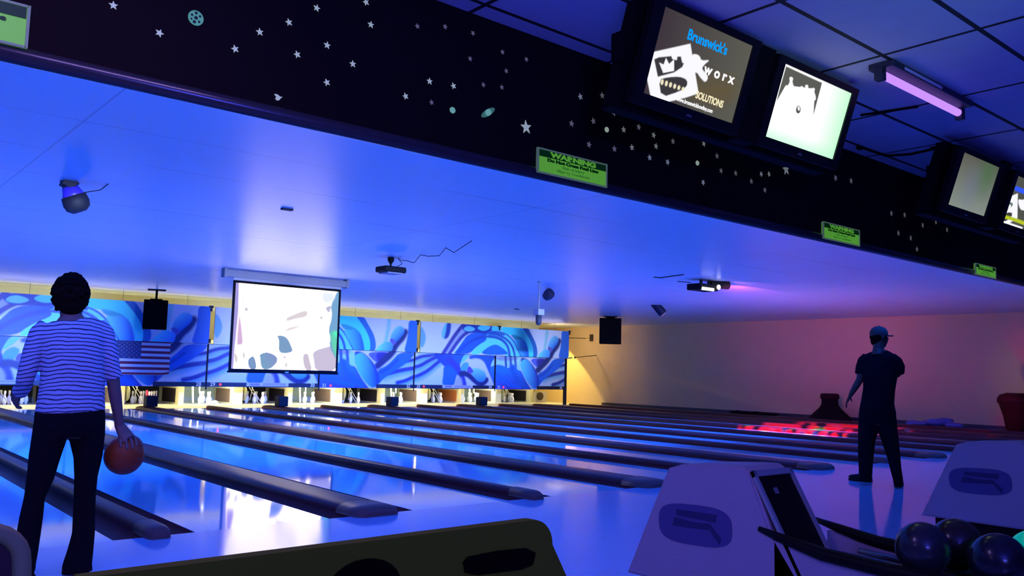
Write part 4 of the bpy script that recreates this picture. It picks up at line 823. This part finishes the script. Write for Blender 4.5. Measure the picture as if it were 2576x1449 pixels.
# ------------------------------------------------------------------ ball returns
M_hood = mat('hood_lavender', (.46, .36, .36), .55, bump=.25, scale=60); M_logo = mat('hood_logo', (.10, .075, .20), .5); M_logo2 = mat('hood_logo_ink', (.035, .025, .09), .6); M_rim = mat('hood_rim', (.45, .45, .40), .25, metal=.3); M_rub = mat('rack_black', (.008, .006, .005), .45, spec=.10); M_steel = mat('rack_steel', (.22, .22, .23), .3, metal=.8)
def ball_return(x, lab, full=True):
    r = thing('ball_return', lab, 'ball return', (x, -3.9, 0), 'ball returns on the approach'); w = .165; xl, xr = x-w, x+w
    # hood: side profile in Y-Z
    prof = [(-3.055, .145), (-3.30, .66), (-3.335, .725), (-3.42, .752), (-3.70, .775), (-3.785, .778), (-3.83, .755), (-3.94, .50), (-4.09, .30), (-4.17, .145)]
    b = MB(); b.prism([(xl, y, z) for y, z in prof], (2*w, 0, 0))
    bmesh.ops.recalc_face_normals(b.bm, faces=b.bm.faces); bmesh.ops.bevel(b.bm, geom=[e for e in b.bm.edges if abs(e.verts[0].co.x-e.verts[1].co.x) < .01], offset=.012, segments=3, affect='EDGES'); b.build('hood', M_hood, r)
    b = MB(); b.box((xl+.04, -4.05, 0), (xr-.04, -3.15, .15)); b.build('base', M_rub, r)
    # rear face with rim and dark mouth (faces the seats)
    A0, A1 = Vector((0, -3.83, .755)), Vector((0, -4.09, .30)); d = (A1-A0).normalized(); nn = Vector((0, d.z, -d.y)); nn = nn if nn.y < 0 else -nn
    def q(s_, t_, off): v = A0+d*t_+nn*off; return (x+s_, v.y, v.z)
    b = MB(); L_ = (A1-A0).length
    for lo_, hi_ in (((-w, -.0), (-w+.022, L_)), ((w-.022, 0), (w, L_)), ((-w, 0), (w, .03))):
        b.prism([q(lo_[0], lo_[1], .0), q(hi_[0], lo_[1], .0), q(hi_[0], hi_[1], .0), q(lo_[0], hi_[1], .0)], nn*.018)
    b.build('rim', M_rim, r)
    b = MB(); b.prism([q(-w+.022, .03, .002), q(w-.022, .03, .002), q(w-.022, L_, .002), q(-w+.022, L_, .002)], nn*.004); b.build('mouth', M_rub, r)
    b = MB(); b.prism([q(-.05, .09, .006), q(-.02, .09, .006), q(-.02, .12, .006), q(-.05, .12, .006)], nn*.003); b.build('button', mat('button_grey', (.2, .2, .2), .4), r)
    # oval badge on the left side
    def badge(cy, cz, rx, rz, off, m, nm, tilt=.13, e=.55):
        P_ = []
        for k in range(36):
            a = 2*PI*k/36; ca_, sa = math.cos(a), math.sin(a); u_ = rx*math.copysign(abs(ca_)**e, ca_); v_ = rz*math.copysign(abs(sa)**e, sa)
            P_.append((xl-off, cy-(u_*math.cos(tilt)-v_*math.sin(tilt)), cz+v_*math.cos(tilt)+u_*math.sin(tilt)))
        b = MB(); b.prism(P_, (.004, 0, 0)); return b.build(nm, m, r)
    bo = badge(-3.505, .462, .225, .098, .004, M_logo, 'badge', tilt=.04, e=.62)
    b = MB(); b.prism([(xl-.006, -3.395, .525), (xl-.006, -3.645, .530), (xl-.006, -3.635, .492), (xl-.006, -3.395, .495)], (.002, 0, 0)); b.build('badge_lettering', M_logo2, bo)
    b = MB(); b.prism([(xl-.006, -3.385, .485), (xl-.006, -3.50, .475), (xl-.006, -3.60, .482), (xl-.006, -3.67, .42), (xl-.006, -3.66, .39), (xl-.006, -3.60, .45), (xl-.006, -3.50, .445), (xl-.006, -3.37, .44)], (.002, 0, 0)); b.build('badge_mark', M_logo2, bo)
    # rack tray running back from the hood
    ye = -5.05; RW = .49; xm = xl+RW/2
    for side, s_ in (('near', -1), ('far', 1)):
        xx = xl if s_ < 0 else xl+RW; b = MB(); pr = [(-3.96, .46), (-4.10, .43), (-4.3, .405), (ye, .40), (ye, .13), (-3.96, .13)]
        b.prism([(xx, y, z) for y, z in pr], (-s_*.03, 0, 0)); b.build('side_panel', M_hood, r)
        b = MB(); b.tube([(xx, -3.88, .50), (xx, -4.0, .475), (xx, -4.2, .440), (xx, -4.5, .425), (xx, ye, .425)], [(.012, .012), (.024, .022), (.036, .030), (.036, .032), (.036, .032)], 12); b.build('rubber_rail', M_rub, r, smooth=True)
    b = MB(); b.box((xl+.03, ye, .20), (xl+RW-.03, -4.20, .34)); b.build('tray', M_rub, r)
    b = MB()
    for s_ in (-.165, -.02, .02, .165): b.tube([(xm+s_, -4.15, .40), (xm+s_, -4.4, .39), (xm+s_, ye, .39)], .014, 10)
    b.build('track_rail', M_steel, r, smooth=True)
    b = MB(); b.box((xm-.12, -4.95, 0), (xm+.12, -4.2, .2)); b.build('pedestal', M_rub, r)
ball_return(1.635, 'lavender-sided ball return with oval badge, the nearest one, holding balls')
ball_return(5.105, 'ball return hood with oval badge at the right edge, beside the capped man')
r = thing('chair_back', 'dark chair back with pale rounded rim at the lower left corner', 'chair', (-1.88, -4.7, 0))
pc = lambda u, v: (lambda p: (p.x, p.z))(atY(u, v, -4.7))
xR, zT = pc(47, 1500)[0], pc(0, 1336)[1]
pr_ = [(-2.25, zT), (xR-.05, zT)]+[(xR-.05+.05*math.sin(k*PI/12), zT-.05+.05*math.cos(k*PI/12)) for k in range(1, 7)]+[(xR+.035, .45)]
b = MB(); b.prism([(x_, -4.7, z_) for x_, z_ in pr_]+[(-2.25, -4.7, .45)], (0, .04, 0)); b.build('backrest', mat('chair_maroon', (.05, .01, .012), .6), r)
b = MB(); b.tube([(x_, -4.70, z_) for x_, z_ in pr_], .014, 10); b.build('rim', mat('chair_rim', (.34, .32, .12), .6, spec=.1), r, smooth=True)
b = MB(); b.box((-2.25, -5.15, .40), (xR+.03, -4.66, .46), .02); b.build('seat', MATS['chair_maroon'], r)
for xx, yy_ in ((-2.2, -4.75), (-2.2, -5.1), (xR, -4.75), (xR, -5.1)):
    b = MB(); b.tube([(xx, yy_, 0), (xx, yy_, .41)], .014, 8); b.build('leg', M_steel, r)
def ball(c, m, lab, grp=None, R_=.108):
    b = MB(); b.ell(c, R_, None, 32, 20)
    o = b.build('bowling_ball', m, smooth=True); tag(o, lab, 'bowling ball', grp)
def marb(name, c1, c2, rough=.12):
    m = mat(name, c1, rough+.12, coat=.12, spec=.3, scale=9, vary=.3); mixn = [x for x in m.node_tree.nodes if x.bl_idname == 'ShaderNodeMix'][0]; mixn.inputs[7].default_value = tuple(c2)+(1,); return m
BZ = .514
def onrack(u, v, x): p = atX(u, v, x); return (x, p.y, BZ)
ball(onrack(2321, 1368, 1.595), marb('ball_bluegrey', (.02, .022, .022), (.04, .04, .04)), 'dark blue-grey bowling ball nearest the hood on the rack')
ball(onrack(2404, 1358, 1.815), marb('ball_brown', (.02, .012, .01), (.04, .025, .015)), 'dark brown bowling ball behind the blue-grey one on the rack')
ball(onrack(2512, 1376, 1.590), marb('ball_navy', (.008, .008, .012), (.02, .018, .025)), 'dark navy bowling ball third along the rack, beside the green one')
ball(onrack(2610, 1418, 1.815), mat('ball_green', (.02, .55, .25), .2, emit=(.0, .42, .20), strength=.55), 'bright glowing green bowling ball cut by the lower right corner')
# ------------------------------------------------------------------ bench backrest in the foreground
r = thing('bench_seat', 'dark moulded bench backrest with grip slot, across the bottom foreground', 'bench', (-1.25, -4.9, 0))
M_bench = mat('bench_dark', (.13, .14, .006), .8, spec=.1); M_slot = mat('bench_slot', (.006, .003, .001), .9, spec=.05)
yb = -4.9
def pb(u, v): p = atY(u, v, yb); return (p.x, p.z)
x1b, zt = -.795, .897
out = []
for k in range(8):
    a = PI/2-k*PI/2/7; out.append((-.862+.055*math.cos(a), zt-.055+.055*math.sin(a)))
slopex = -.66
def bench_poly(off=0): return [(-1.72, yb+off, zt-.003)]+[(x_, yb+off, z_) for x_, z_ in out]+[(-.745, yb+off, .74), (-.70, yb+off, .50), (-1.72, yb+off, .50)]
b = MB(); b.prism(bench_poly(), (0, .03, 0)); o = b.build('backrest', M_bench, r)
b = MB(); b.prism([(x_, yb-.004, z_) for x_, z_ in [pb(u, v) for u, v in ((1175,1400),(1250,1385),(1320,1378),(1345,1390),(1338,1420),(1310,1432),(1200,1446),(1168,1440),(1163,1415))]], (0, .003, 0)); b.build('grip_slot', M_slot, r)
b = MB(); cc2 = pb(915, 1470); b.prism([(cc2[0]+.075*math.cos(k*PI/12), yb-.004, cc2[1]-.008+.052*math.sin(k*PI/12)) for k in range(24)], (0, .003, 0)); b.build('round_badge', M_slot, r)
b = MB(); b.box((-1.72, -5.3, .42), (-.70, -4.87, .50), .02); b.build('seat', M_bench, r)
for xx in (-1.6, -.82):
    b = MB(); b.box((xx-.03, -5.15, 0), (xx+.03, -5.05, .42)); b.build('leg', M_rub, r)
# ------------------------------------------------------------------ things along the side wall
M_dkr = mat('dark_maroon', (.014, .005, .007), .85, spec=.1)
r = thing('floor_fan', 'dark jug-shaped thing with flared base standing by the wall behind the capped man', 'jug', (22.3, 7.4, 0))
b = MB(); b.lathe([(.62, 0), (.60, .08), (.46, .22), (.31, .36), (.24, .48), (.235, .62)], 24, (22.1, 7.4, 0)); b.build('body', M_dkr, r, smooth=True)
b = MB(); b.lathe([(.235, .62), (.27, .66), (.27, .76), (.23, .80)], 24, (22.1, 7.4, 0)); b.build('neck', mat('maroon_neck', (.035, .006, .010), .85, spec=.1), r, smooth=True)
r.name = 'floor_jug'
r = thing('large_pot', 'large dark red-lit urn at the right edge by the wall', 'pot', (22.2, 2.3, 0))
b = MB(); b.lathe([(.20, 0), (.28, .04), (.34, .40), (.42, .68), (.44, .72)], 26, (22.2, 2.25, 0)); b.build('bowl', mat('pot_red', (.06, .010, .008), .6, spec=.15), r, smooth=True)
b = MB(); b.lathe([(.44, .72), (.47, .75), (.46, .86), (.40, .94), (.25, .99)], 26, (22.2, 2.25, 0)); b.build('rim', MATS['pot_red'], r, smooth=True)
b = MB()
for k in range(7): b.ell((22.3-.1*(k % 3), 9.5+k*.24, .06), (.22, .2, .05+.015*(k % 3)))
o = b.build('dark_mat_heap', M_dkr, mods=(('REMESH', .03),)); tag(o, 'low dark heap lying along the foot of the tan wall', 'heap')
b = MB()
for k, (dx, dy, dz) in enumerate(((0,0,.08),(.15,-.2,.10),(-.1,-.45,.14),(.1,-.6,.2),(.0,-.9,.08),(.15,.25,.05))): b.ell((21.9+dx, 4.6+dy, dz), (.2, .24, .06+.02*(k % 3)))
o = b.build('crumpled_cloth', mat('cloth_blue', (.16, .16, .45), .8), mods=(('REMESH', .03),)); tag(o, 'crumpled pale cloth glowing blue at the foot of the side wall', 'cloth')
# ------------------------------------------------------------------ coloured party lights
def spot(name, loc, target, col, power, ang, blend=.6, gobo=None, rad=.05):
    l = bpy.data.lights.new(name, 'SPOT'); l.color = col; l.energy = power; l.spot_size = math.radians(ang); l.spot_blend = blend; l.shadow_soft_size = rad
    o = bpy.data.objects.new(name, l); COL.objects.link(o); o.location = loc; o.rotation_euler = (Vector(target)-Vector(loc)).to_track_quat('-Z', 'Y').to_euler()
    if gobo:
        l.use_nodes = True; nt = l.node_tree; n = nt.nodes; L = nt.links; e = n['Emission']
        tc = n.new('ShaderNodeTexCoord'); v = n.new('ShaderNodeTexVoronoi'); v.inputs['Scale'].default_value = gobo[0]; L.new(tc.outputs['Normal'], v.inputs['Vector'])
        cr = n.new('ShaderNodeValToRGB'); el = cr.color_ramp.elements; cr.color_ramp.interpolation = 'CONSTANT'
        el[0].position = 0; el[0].color = gobo[1][0]+(1,); el[1].position = gobo[1][1][0]; el[1].color = gobo[1][1][1]+(1,)
        for ps, c_ in gobo[1][2:]: q_ = el.new(ps); q_.color = c_+(1,)
        sp_ = n.new('ShaderNodeSeparateColor'); L.new(v.outputs['Color'], sp_.inputs[0]); L.new(sp_.outputs[0], cr.inputs[0]); L.new(cr.outputs[0], e.inputs['Color'])
    return o
R1 = ((1, .02, .08), (.30, (0., 0., 0.)), (.42, (1, .03, .25)), (.56, (.9, .1, .5)), (.66, (.05, .15, 1)), (.76, (.0, 0, 0)), (.84, (1., .05, .1)), (.93, (.1, 1, .2)))
spot('effect_beam', (11.7, 4.0, 2.88), (16.1, 4.7, 0), (1, 1, 1), 12000, 33, .15, (34, R1))
spot('effect_wash_wall', (11.9, 3.9, 2.9), (22.7, 6.5, 1.2), (1., .26, .75), 85, 85, 1.)
spot('effect_wash_ceiling', (12.2, 4.1, 2.82), (20.0, 7.0, 3.25), (.85, .12, .80), 700, 44, 1.)
spot('effect_spots_wall', (11.9, 3.9, 2.9), (22.7, .6, 1.0), (1, 1, 1), 900, 30, 1., (9, ((0., 0, 0), (.45, (1, .05, .02)), (.62, (.0, .0, .0)), (.80, (.2, .1, 1)), (.88, (.5, .4, .02)))))
spot('green_beam', (.5, -7.5, 1.6), tuple(atZ(2235, 65, ZA)), (.35, 1., .28), 120, 24, 1.)
spot('passage_lamp', (21.3, 19.3, 1.9), (21.67, 19.826, 1.135), (1., .82, .26), 150, 150, .08, None, .03)
# ------------------------------------------------------------------ people
M_skin = mat('skin_dark_light', (.20, .10, .075), .6); M_hair = mat('hair_dark', (.010, .004, .003), .95, spec=.05); M_jean = mat('jeans_black', (.010, .006, .008), .95, bump=.3, scale=90, spec=.08); M_shoe = mat('shoe_black', (.012, .010, .010), .7, spec=.15); M_eye = mat('eye_white', (.6, .6, .6), .3)
def head(b, c, yaw=0., k=1.):
    """skull, jaw, nose, brows, ears and lips in one surface; looks along +Y turned by yaw to the right"""
    R_ = Matrix.Rotation(-yaw, 3, 'Z'); c = Vector(c)
    def e(p, r_, M=None): b.ell(c+R_ @ (Vector(p)*k), tuple(q*k for q in r_), R_ if M is None else R_ @ M, 14, 10)
    e((0, -.01, .03), (.073, .092, .085)); e((0, .02, -.03), (.062, .070, .085)); e((0, .045, -.085), (.035, .035, .025))
    e((0, .098, -.012), (.011, .020, .020), Matrix.Rotation(.3, 3, 'X')); e((0, .088, .015), (.009, .014, .028)); e((0, .088, -.050), (.024, .012, .007)); e((0, .086, -.060), (.020, .012, .007)); e((0, .078, .033), (.045, .018, .010))
    for s_ in (-1, 1): e((s_*.076, -.005, -.005), (.009, .018, .030)); e((s_*.034, .070, -.025), (.020, .016, .018))
    return R_, c
def eyes(c, R_, k, par):
    for s_ in (-1, 1):
        b = MB(); b.ell(c+R_ @ (Vector((s_*.031, .078, .012))*k), .013*k, None, 12, 8); b.build('eye', M_eye, par, smooth=True)
def hand(b, wrist, d, side, palm_n, curls, L_=.175, spread=.019, thumb_in=.5):
    """palm with four fingers and a thumb; d direction, side = thumb side, palm_n = way the palm looks"""
    w = Vector(wrist); d = Vector(d).normalized(); n = Vector(palm_n); n = (n-d*n.dot(d)).normalized(); s_ = Vector(side); s_ = (s_-d*s_.dot(d)-n*s_.dot(n)).normalized()
    M = Matrix((s_, n, d)).transposed()
    pc = w+d*(L_*.26); b.ell(pc, (.040, .017, L_*.31), M, 12, 8); b.tube([w-d*.03, w+d*.03], [(.027, .022)]*2, 10)
    lens = (.40, .45, .42, .33)
    for k in range(4):
        p = w+d*(L_*.50)+s_*((1.5-k)*spread); q = [p-d*.03, p]; a = 0.
        for t_ in range(3):
            a += curls[k]*(.7 if t_ == 0 else 1.); stp = L_*lens[k]*(.42, .32, .26)[t_]
            q.append(q[-1]+(d*math.cos(a)+n*math.sin(a))*stp)
        b.tube(q, [.0095, .0095, .0088, .008, .006], 8)
    p = w+d*(L_*.12)+s_*.028; t1 = (d*.6+s_*.65+n*thumb_in).normalized(); t2 = (d*.9+s_*.1+n*(thumb_in+.3)).normalized()
    b.tube([p-s_*.012, p+t1*.035, p+t1*.035+t2*.030, p+t1*.035+t2*.052], [.014, .012, .010, .007], 8)
def limb(b, pts, rad, seg=14): b.tube(pts, rad, seg)
def rings(b, F, rows, ry, seg=22, up=(1, 0, 0)):
    """stack of rings given by picture-measured left/right edges: (v, left, right, forward)"""
    pts = []; rr = []
    for k, (v, l, r_, dy) in enumerate(rows):
        a, c = F(l, v, dy), F(r_, v, dy); pts.append((a+c)/2); rr.append(((c-a).length/2, ry[k] if isinstance(ry, (list, tuple)) else ry))
    b.tube(pts, rr, seg, up=up)
def striped(name):
    m = mat(name, (.46, .46, .62), .85, vary=.05, scale=30, bump=.2); nt = m.node_tree; n = nt.nodes; L = nt.links; b = n['Principled BSDF']
    tc = n.new('ShaderNodeTexCoord'); sp = n.new('ShaderNodeSeparateXYZ'); L.new(tc.outputs['Object'], sp.inputs[0])
    nz = n.new('ShaderNodeTexNoise'); nz.inputs['Scale'].default_value = 7; nz.inputs['Detail'].default_value = 2; L.new(tc.outputs['Object'], nz.inputs['Vector'])
    x2 = n.new('ShaderNodeMath'); x2.operation = 'MULTIPLY'; L.new(sp.outputs['X'], x2.inputs[0]); L.new(sp.outputs['X'], x2.inputs[1])
    zz = n.new('ShaderNodeMath'); zz.operation = 'MULTIPLY_ADD'; zz.inputs[1].default_value = .6; L.new(x2.outputs[0], zz.inputs[0]); L.new(sp.outputs['Z'], zz.inputs[2])
    z2 = n.new('ShaderNodeMath'); z2.operation = 'MULTIPLY_ADD'; z2.inputs[1].default_value = .045; L.new(nz.outputs['Fac'], z2.inputs[0]); L.new(zz.outputs[0], z2.inputs[2])
    pp = n.new('ShaderNodeMath'); pp.operation = 'PINGPONG'; pp.inputs[1].default_value = .0115; L.new(z2.outputs[0], pp.inputs[0])
    mr = n.new('ShaderNodeMapRange'); mr.inputs[1].default_value = .0018; mr.inputs[2].default_value = .0048; mr.inputs[3].default_value = 1; mr.inputs[4].default_value = 0; L.new(pp.outputs[0], mr.inputs[0])
    mx = n.new('ShaderNodeMix'); mx.data_type = 'RGBA'; mx.inputs[7].default_value = (.03, .02, .06, 1); src = b.inputs['Base Color'].links[0].from_socket
    L.new(src, mx.inputs[6]); L.new(mr.outputs[0], mx.inputs[0]); L.new(mx.outputs[2], b.inputs['Base Color']); return m
RM = (('REMESH', .0085), ('SMOOTH', 3))
# --- person in the striped shirt
Fw = lambda u, v, dy=0.: atY(u, v, -.80+dy)
W_ = thing('person', 'person from behind in striped top and dark flared trousers, holding an orange ball', 'person', (-.83, -.8, 0))
b = MB()
hc = Fw(178, 748, .02); R_, c = head(b, hc, .05)
limb(b, [Fw(178, 770, 0), Fw(179, 795, -.01), Fw(180, 808, -.01), Fw(180, 830, -.01)], [(.060, .058), (.058, .058), (.085, .062), (.12, .06)])
rings(b, Fw, [(812, 115, 248, 0), (850, 106, 256, 0), (900, 108, 252, 0), (950, 110, 252, .0), (1000, 105, 252, 0), (1060, 96, 252, 0), (1100, 92, 250, 0)], [.07, .095, .10, .095, .10, .11, .10])
LS, LE, LW_ = Fw(112, 828, 0), Fw(66, 948, .02), Fw(45, 985, .17)
limb(b, [LS, (LS+LE)/2, LE], [.046, .042, .035]); limb(b, [LE, (LE+LW_)/2, LW_], [.036, .032, .024])
hand(b, LW_, Fw(36, 1012, .24)-LW_, (-.2, .2, 1), (.6, .5, -.2), (.35, .4, .45, .5))
RS, RE, RW_ = Fw(250, 828, 0), Fw(283, 945, -.01), Fw(300, 1068, .0)
limb(b, [RS, (RS+RE)/2, RE], [.046, .042, .036]); limb(b, [RE, (RE*.6+RW_*.4), RW_], [.038, .036, .026])
bc = Fw(312, 1146, .02); BR_ = .113
# hand over the ball: fingers follow the ball's surface
w = RW_; top = bc+Vector((-.01, -.035, BR_*.95))
b.tube([w+Vector((0,0,.03)), w, top+Vector((-.005,-.008,.02)), top+Vector((.012,-.03,-.004))], [(.026,.022), (.030,.022), (.042,.020), (.040,.016)], 12)
def onball(lat, ang, off=.006):
    """lat: sideways angle, ang: angle down the camera side from the top"""
    d = Vector((math.sin(lat)*math.cos(ang*.3), -math.sin(ang), math.cos(ang)*math.cos(lat))).normalized(); return bc+d*(BR_+off)
for k, (lt, a1) in enumerate(((-.42, .98), (-.14, 1.16), (.14, 1.12), (.41, .92))):
    b.tube([onball(lt*(.85+.05*t), a1*(.22+.78*t/5), .007-.0012*t) for t in range(6)], [.0105, .0100, .0105, .0090, .0095, .0065], 10)
b.tube([onball(.35, .12), onball(.62, .22), onball(.80, .40), onball(.90, .58, .003)], [.014, .012, .010, .008], 8)
for rows in ([(1090,96,165,0),(1150,80,142,0),(1200,76,128,0.01),(1250,70,106,.02),(1320,56,92,.02),(1400,52,80,.02),(1430,50,72,.02)], [(1090,180,250,0),(1150,194,246,0),(1200,196,235,0),(1250,194,230,0),(1320,190,226,0),(1400,186,212,0),(1430,186,210,0)]):
    rings(b, Fw, rows, [.075, .07, .06, .052, .05, .04, .036])
body = b.build('body', M_skin, W_, smooth=True, mods=(('REMESH', .0042), ('SMOOTH', 2)))
eyes(hc, R_, 1, body)
b = MB(); hh = Fw(178, 742, -.005)
b.ell(hh, (.088, .100, .115)); b.ell(hh+Vector((0, -.03, -.05)), (.070, .070, .075))
random.seed(11)
for k in range(420):
    t, p = random.uniform(0, 2*PI), math.acos(random.uniform(-.72, 1)); d = Vector((math.sin(p)*math.cos(t), math.sin(p)*math.sin(t), math.cos(p)))
    if d.y > .55 and d.z < .35: continue
    q = hh+Vector((d.x*.092, d.y*.102, d.z*.120)); b.ell(q, random.uniform(.007, .017)*(1 if d.z > -.3 else .8), None, 8, 6)
b.build('hair', M_hair, W_, smooth=True, mods=(('REMESH', .0045),))
b = MB()
rings(b, Fw, [(803,132,228,-.0),(808,114,246,0),(818,101,260,0),(836,96,268,0),(860,97,267,0),(900,101,263,0),(950,101,263,0),(1000,94,263,0),(1030,88,264,0),(1036,89,263,0)], [.062,.074,.085,.100,.112,.118,.115,.125,.132,.130])
limb(b, [Fw(118,816,0), Fw(100,838,0), Fw(84,885,.005), Fw(70,930,.015), Fw(62,958,.04)], [.045,.056,.056,.050,.046]); limb(b, [Fw(64,948,.02), Fw(60,972,.09), Fw(50,985,.15)], [.047,.044,.046])
limb(b, [Fw(245,816,0), Fw(262,835,0), Fw(272,880,-.005), Fw(281,930,-.01), Fw(288,953,-.01)], [.045,.055,.055,.048,.047])
sh = b.build('striped_shirt', striped('striped_knit'), W_, smooth=True, mods=(('REMESH', .0075), ('SMOOTH', 3)))
b = MB()
rings(b, Fw, [(1024,90,262,0),(1045,86,264,0),(1075,84,264,0),(1098,82,264,0)], [.120,.130,.135,.12])
rings(b, Fw, [(1070,84,178,0),(1105,79,166,0),(1150,72,151,0),(1200,67,136,.01),(1250,61,113,.02),(1300,49,108,.02),(1350,40,101,.02),(1395,42,94,.0),(1425,46,88,-.02),(1440,50,84,-.03)], [.115,.105,.095,.085,.072,.066,.068,.072,.078,.08])
rings(b, Fw, [(1070,168,263,0),(1105,176,262,0),(1150,186,256,0),(1200,188,244,0),(1250,186,240,0),(1300,184,238,0),(1340,182,238,-.01),(1385,170,234,-.02),(1420,158,230,-.04),(1441,156,232,-.05)], [.115,.105,.095,.082,.072,.066,.066,.074,.084,.088])
b.build('trousers', M_jean, W_, smooth=True, mods=(('REMESH', .009), ('SMOOTH', 3)))
for (u, dx) in ((66, .0), (196, .0)):
    p = Fw(u, 1436, 0); b = MB(); b.ell((p.x, p.y+.06, .04), (.045, .13, .042)); b.box((p.x-.043, p.y-.06, .0), (p.x+.043, p.y+.17, .018), .008); b.ell((p.x, p.y-.02, .06), (.042, .05, .06)); b.build('shoe', M_shoe, W_, smooth=True, mods=(('REMESH', .008), ('SMOOTH', 2)))
mo = marb('ball_orange', (.50, .08, .008), (.34, .04, .006), .45); b = MB(); b.ell(bc, BR_, None, 40, 24); o = b.build('bowling_ball', mo, smooth=True); tag(o, 'orange-red bowling ball held in the right hand of the person in stripes', 'bowling ball')
# --- man in the cap
def ringm(b, F, rows, ry): rings(b, F, rows, ry, 22, tuple(MR))
MN = Vector((math.sin(1.11), math.cos(1.11), 0)); MR = Vector((math.cos(1.11), -math.sin(1.11), 0)); MC = Vector((7.74, -1.33, 0))
def Gm(u, v, dy=0.):
    d = ray(u, v); return C0+d*((MC+MN*dy-C0).dot(MN)/d.dot(MN))
M_ = thing('person', 'person in grey cap, dark t-shirt and trousers, standing back turned at the right', 'person', (7.8, -1.33, 0))
b = MB(); hc = Gm(2211, 848, .02); R_, c = head(b, hc, 2.05, 1.12)
limb(b, [Gm(2210, 856, 0), Gm(2210, 878, -.01), Gm(2211, 892, -.01)], [(.060, .060), (.062, .064), (.12, .08)])
ringm(b, Gm, [(890,2182,2246,0),(910,2176,2250,0),(940,2176,2250,0),(970,2176,2246,0),(1000,2172,2244,0),(1040,2172,2242,0),(1070,2172,2242,0)], [.06,.078,.095,.09,.09,.10,.09])
LS, LE, LW_ = Gm(2174, 902, 0), Gm(2163, 955, -.02), Gm(2140, 993, -.02)
limb(b, [LS, (LS+LE)/2, LE], [.055, .050, .042]); limb(b, [LE, LE*.6+LW_*.4, LW_], [.042, .040, .028])
hand(b, LW_, Gm(2127, 1018, 0)-LW_, MN, MR, (.18, .22, .25, .3), L_=.19)
RS, RE, RW_ = Gm(2250, 902, 0), Gm(2258, 940, .06), Gm(2236, 955, .30)
limb(b, [RS, (RS+RE)/2, RE], [.055, .050, .042]); limb(b, [RE, RE*.6+RW_*.4, RW_], [.042, .038, .028]); hand(b, RW_, -MR*.9+MN*.4, (.0, .2, 1), (0, -.6, -.8), (.5, .55, .6, .65), L_=.19)
ringm(b, Gm, [(1060,2168,2206,0),(1100,2166,2200,-.01),(1140,2166,2192,-.02),(1180,2166,2188,-.03),(1208,2168,2184,-.04)], [.09,.085,.07,.055,.045])
ringm(b, Gm, [(1060,2212,2252,0),(1100,2220,2254,-.03),(1140,2234,2258,-.08),(1180,2244,2262,-.12),(1216,2252,2268,-.16)], [.09,.085,.07,.055,.045])
M_skin2 = mat('skin_tan', (.09, .03, .014), .6); body = b.build('body', M_skin2, M_, smooth=True, mods=(('REMESH', .008), ('SMOOTH', 2))); eyes(hc, R_, 1.06, body)
b = MB(); b.ell(hc+R_ @ Vector((0, -.012, .005)), (.086, .098, .090), R_); b.ell(hc+R_ @ Vector((0, -.035, -.05)), (.070, .062, .060), R_); b.build('hair', M_hair, M_, smooth=True)
b = MB(); cc3 = hc+Vector((0, 0, .048)); b.ell(cc3, (.093, .108, .082), R_); cp = b
fwd = R_ @ Vector((0, 1, 0)); b.prism([cc3+R_ @ Vector((x_, y_, -.035)) for x_, y_ in ((-.075,.06),(-.07,.13),(-.04,.175),(0,.19),(.04,.175),(.07,.13),(.075,.06))], (0, 0, .012)); b.ell(cc3+Vector((0, 0, .084)), .009)
b.build('cap', mat('cap_grey', (.06, .055, .045), .85), M_, smooth=True, mods=(('REMESH', .006), ('SMOOTH', 1)))
b = MB()
ringm(b, Gm, [(883,2192,2232,-.005),(889,2180,2246,0),(897,2170,2256,0),(915,2168,2259,0),(945,2170,2258,0),(980,2171,2252,0),(1010,2166,2250,0),(1036,2161,2254,0)], [.07,.095,.115,.130,.135,.130,.135,.14])
limb(b, [Gm(2182,896,0), Gm(2172,908,0), Gm(2167,925,0), Gm(2164,942,-.01)], [.054,.066,.066,.062]); limb(b, [Gm(2244,896,0), Gm(2256,908,0), Gm(2262,922,.02), Gm(2261,938,.06)], [.045,.060,.064,.062])
b.build('t_shirt', mat('shirt_navy', (.010, .006, .009), .95, bump=.3, scale=60, spec=.08), M_, smooth=True, mods=(('REMESH', .010), ('SMOOTH', 3)))
b = MB(); ringm(b, Gm, [(1028,2162,2254,0),(1045,2160,2255,0),(1066,2159,2256,0)], [.125,.135,.13])
ringm(b, Gm, [(1055,2160,2210,0),(1080,2158,2209,0),(1110,2158,2202,-.01),(1145,2158,2198,-.02),(1180,2160,2195,-.03),(1200,2160,2194,-.04),(1210,2162,2192,-.04)], [.125,.115,.105,.09,.08,.08,.08])
ringm(b, Gm, [(1055,2205,2256,0),(1080,2208,2258,0),(1110,2218,2262,-.03),(1145,2230,2265,-.08),(1180,2239,2268,-.12),(1205,2246,2272,-.15),(1220,2248,2272,-.16)], [.125,.115,.105,.09,.08,.08,.08])
b.build('trousers', mat('trousers_navy', (.008, .005, .008), .95, bump=.3, scale=60, spec=.08), M_, smooth=True, mods=(('REMESH', .011), ('SMOOTH', 3)))
for base, dirv in ((atZ(2180, 1212, 0), -MR+MN*.25), (atZ(2260, 1224, 0), MN+MR*.1)):
    dirv.normalize(); R2 = Matrix.Rotation(math.atan2(dirv.y, dirv.x), 3, 'Z'); b = MB(); q = base+dirv*.07
    b.ell((q.x, q.y, .042), (.145, .05, .042), R2); b.obox((q.x, q.y, .012), (.27, .09, .022), R2, .008); e_ = base-dirv*.0; b.ell((e_.x, e_.y, .07), (.06, .05, .06)); b.build('shoe', M_shoe, M_, smooth=True, mods=(('REMESH', .009), ('SMOOTH', 2)))
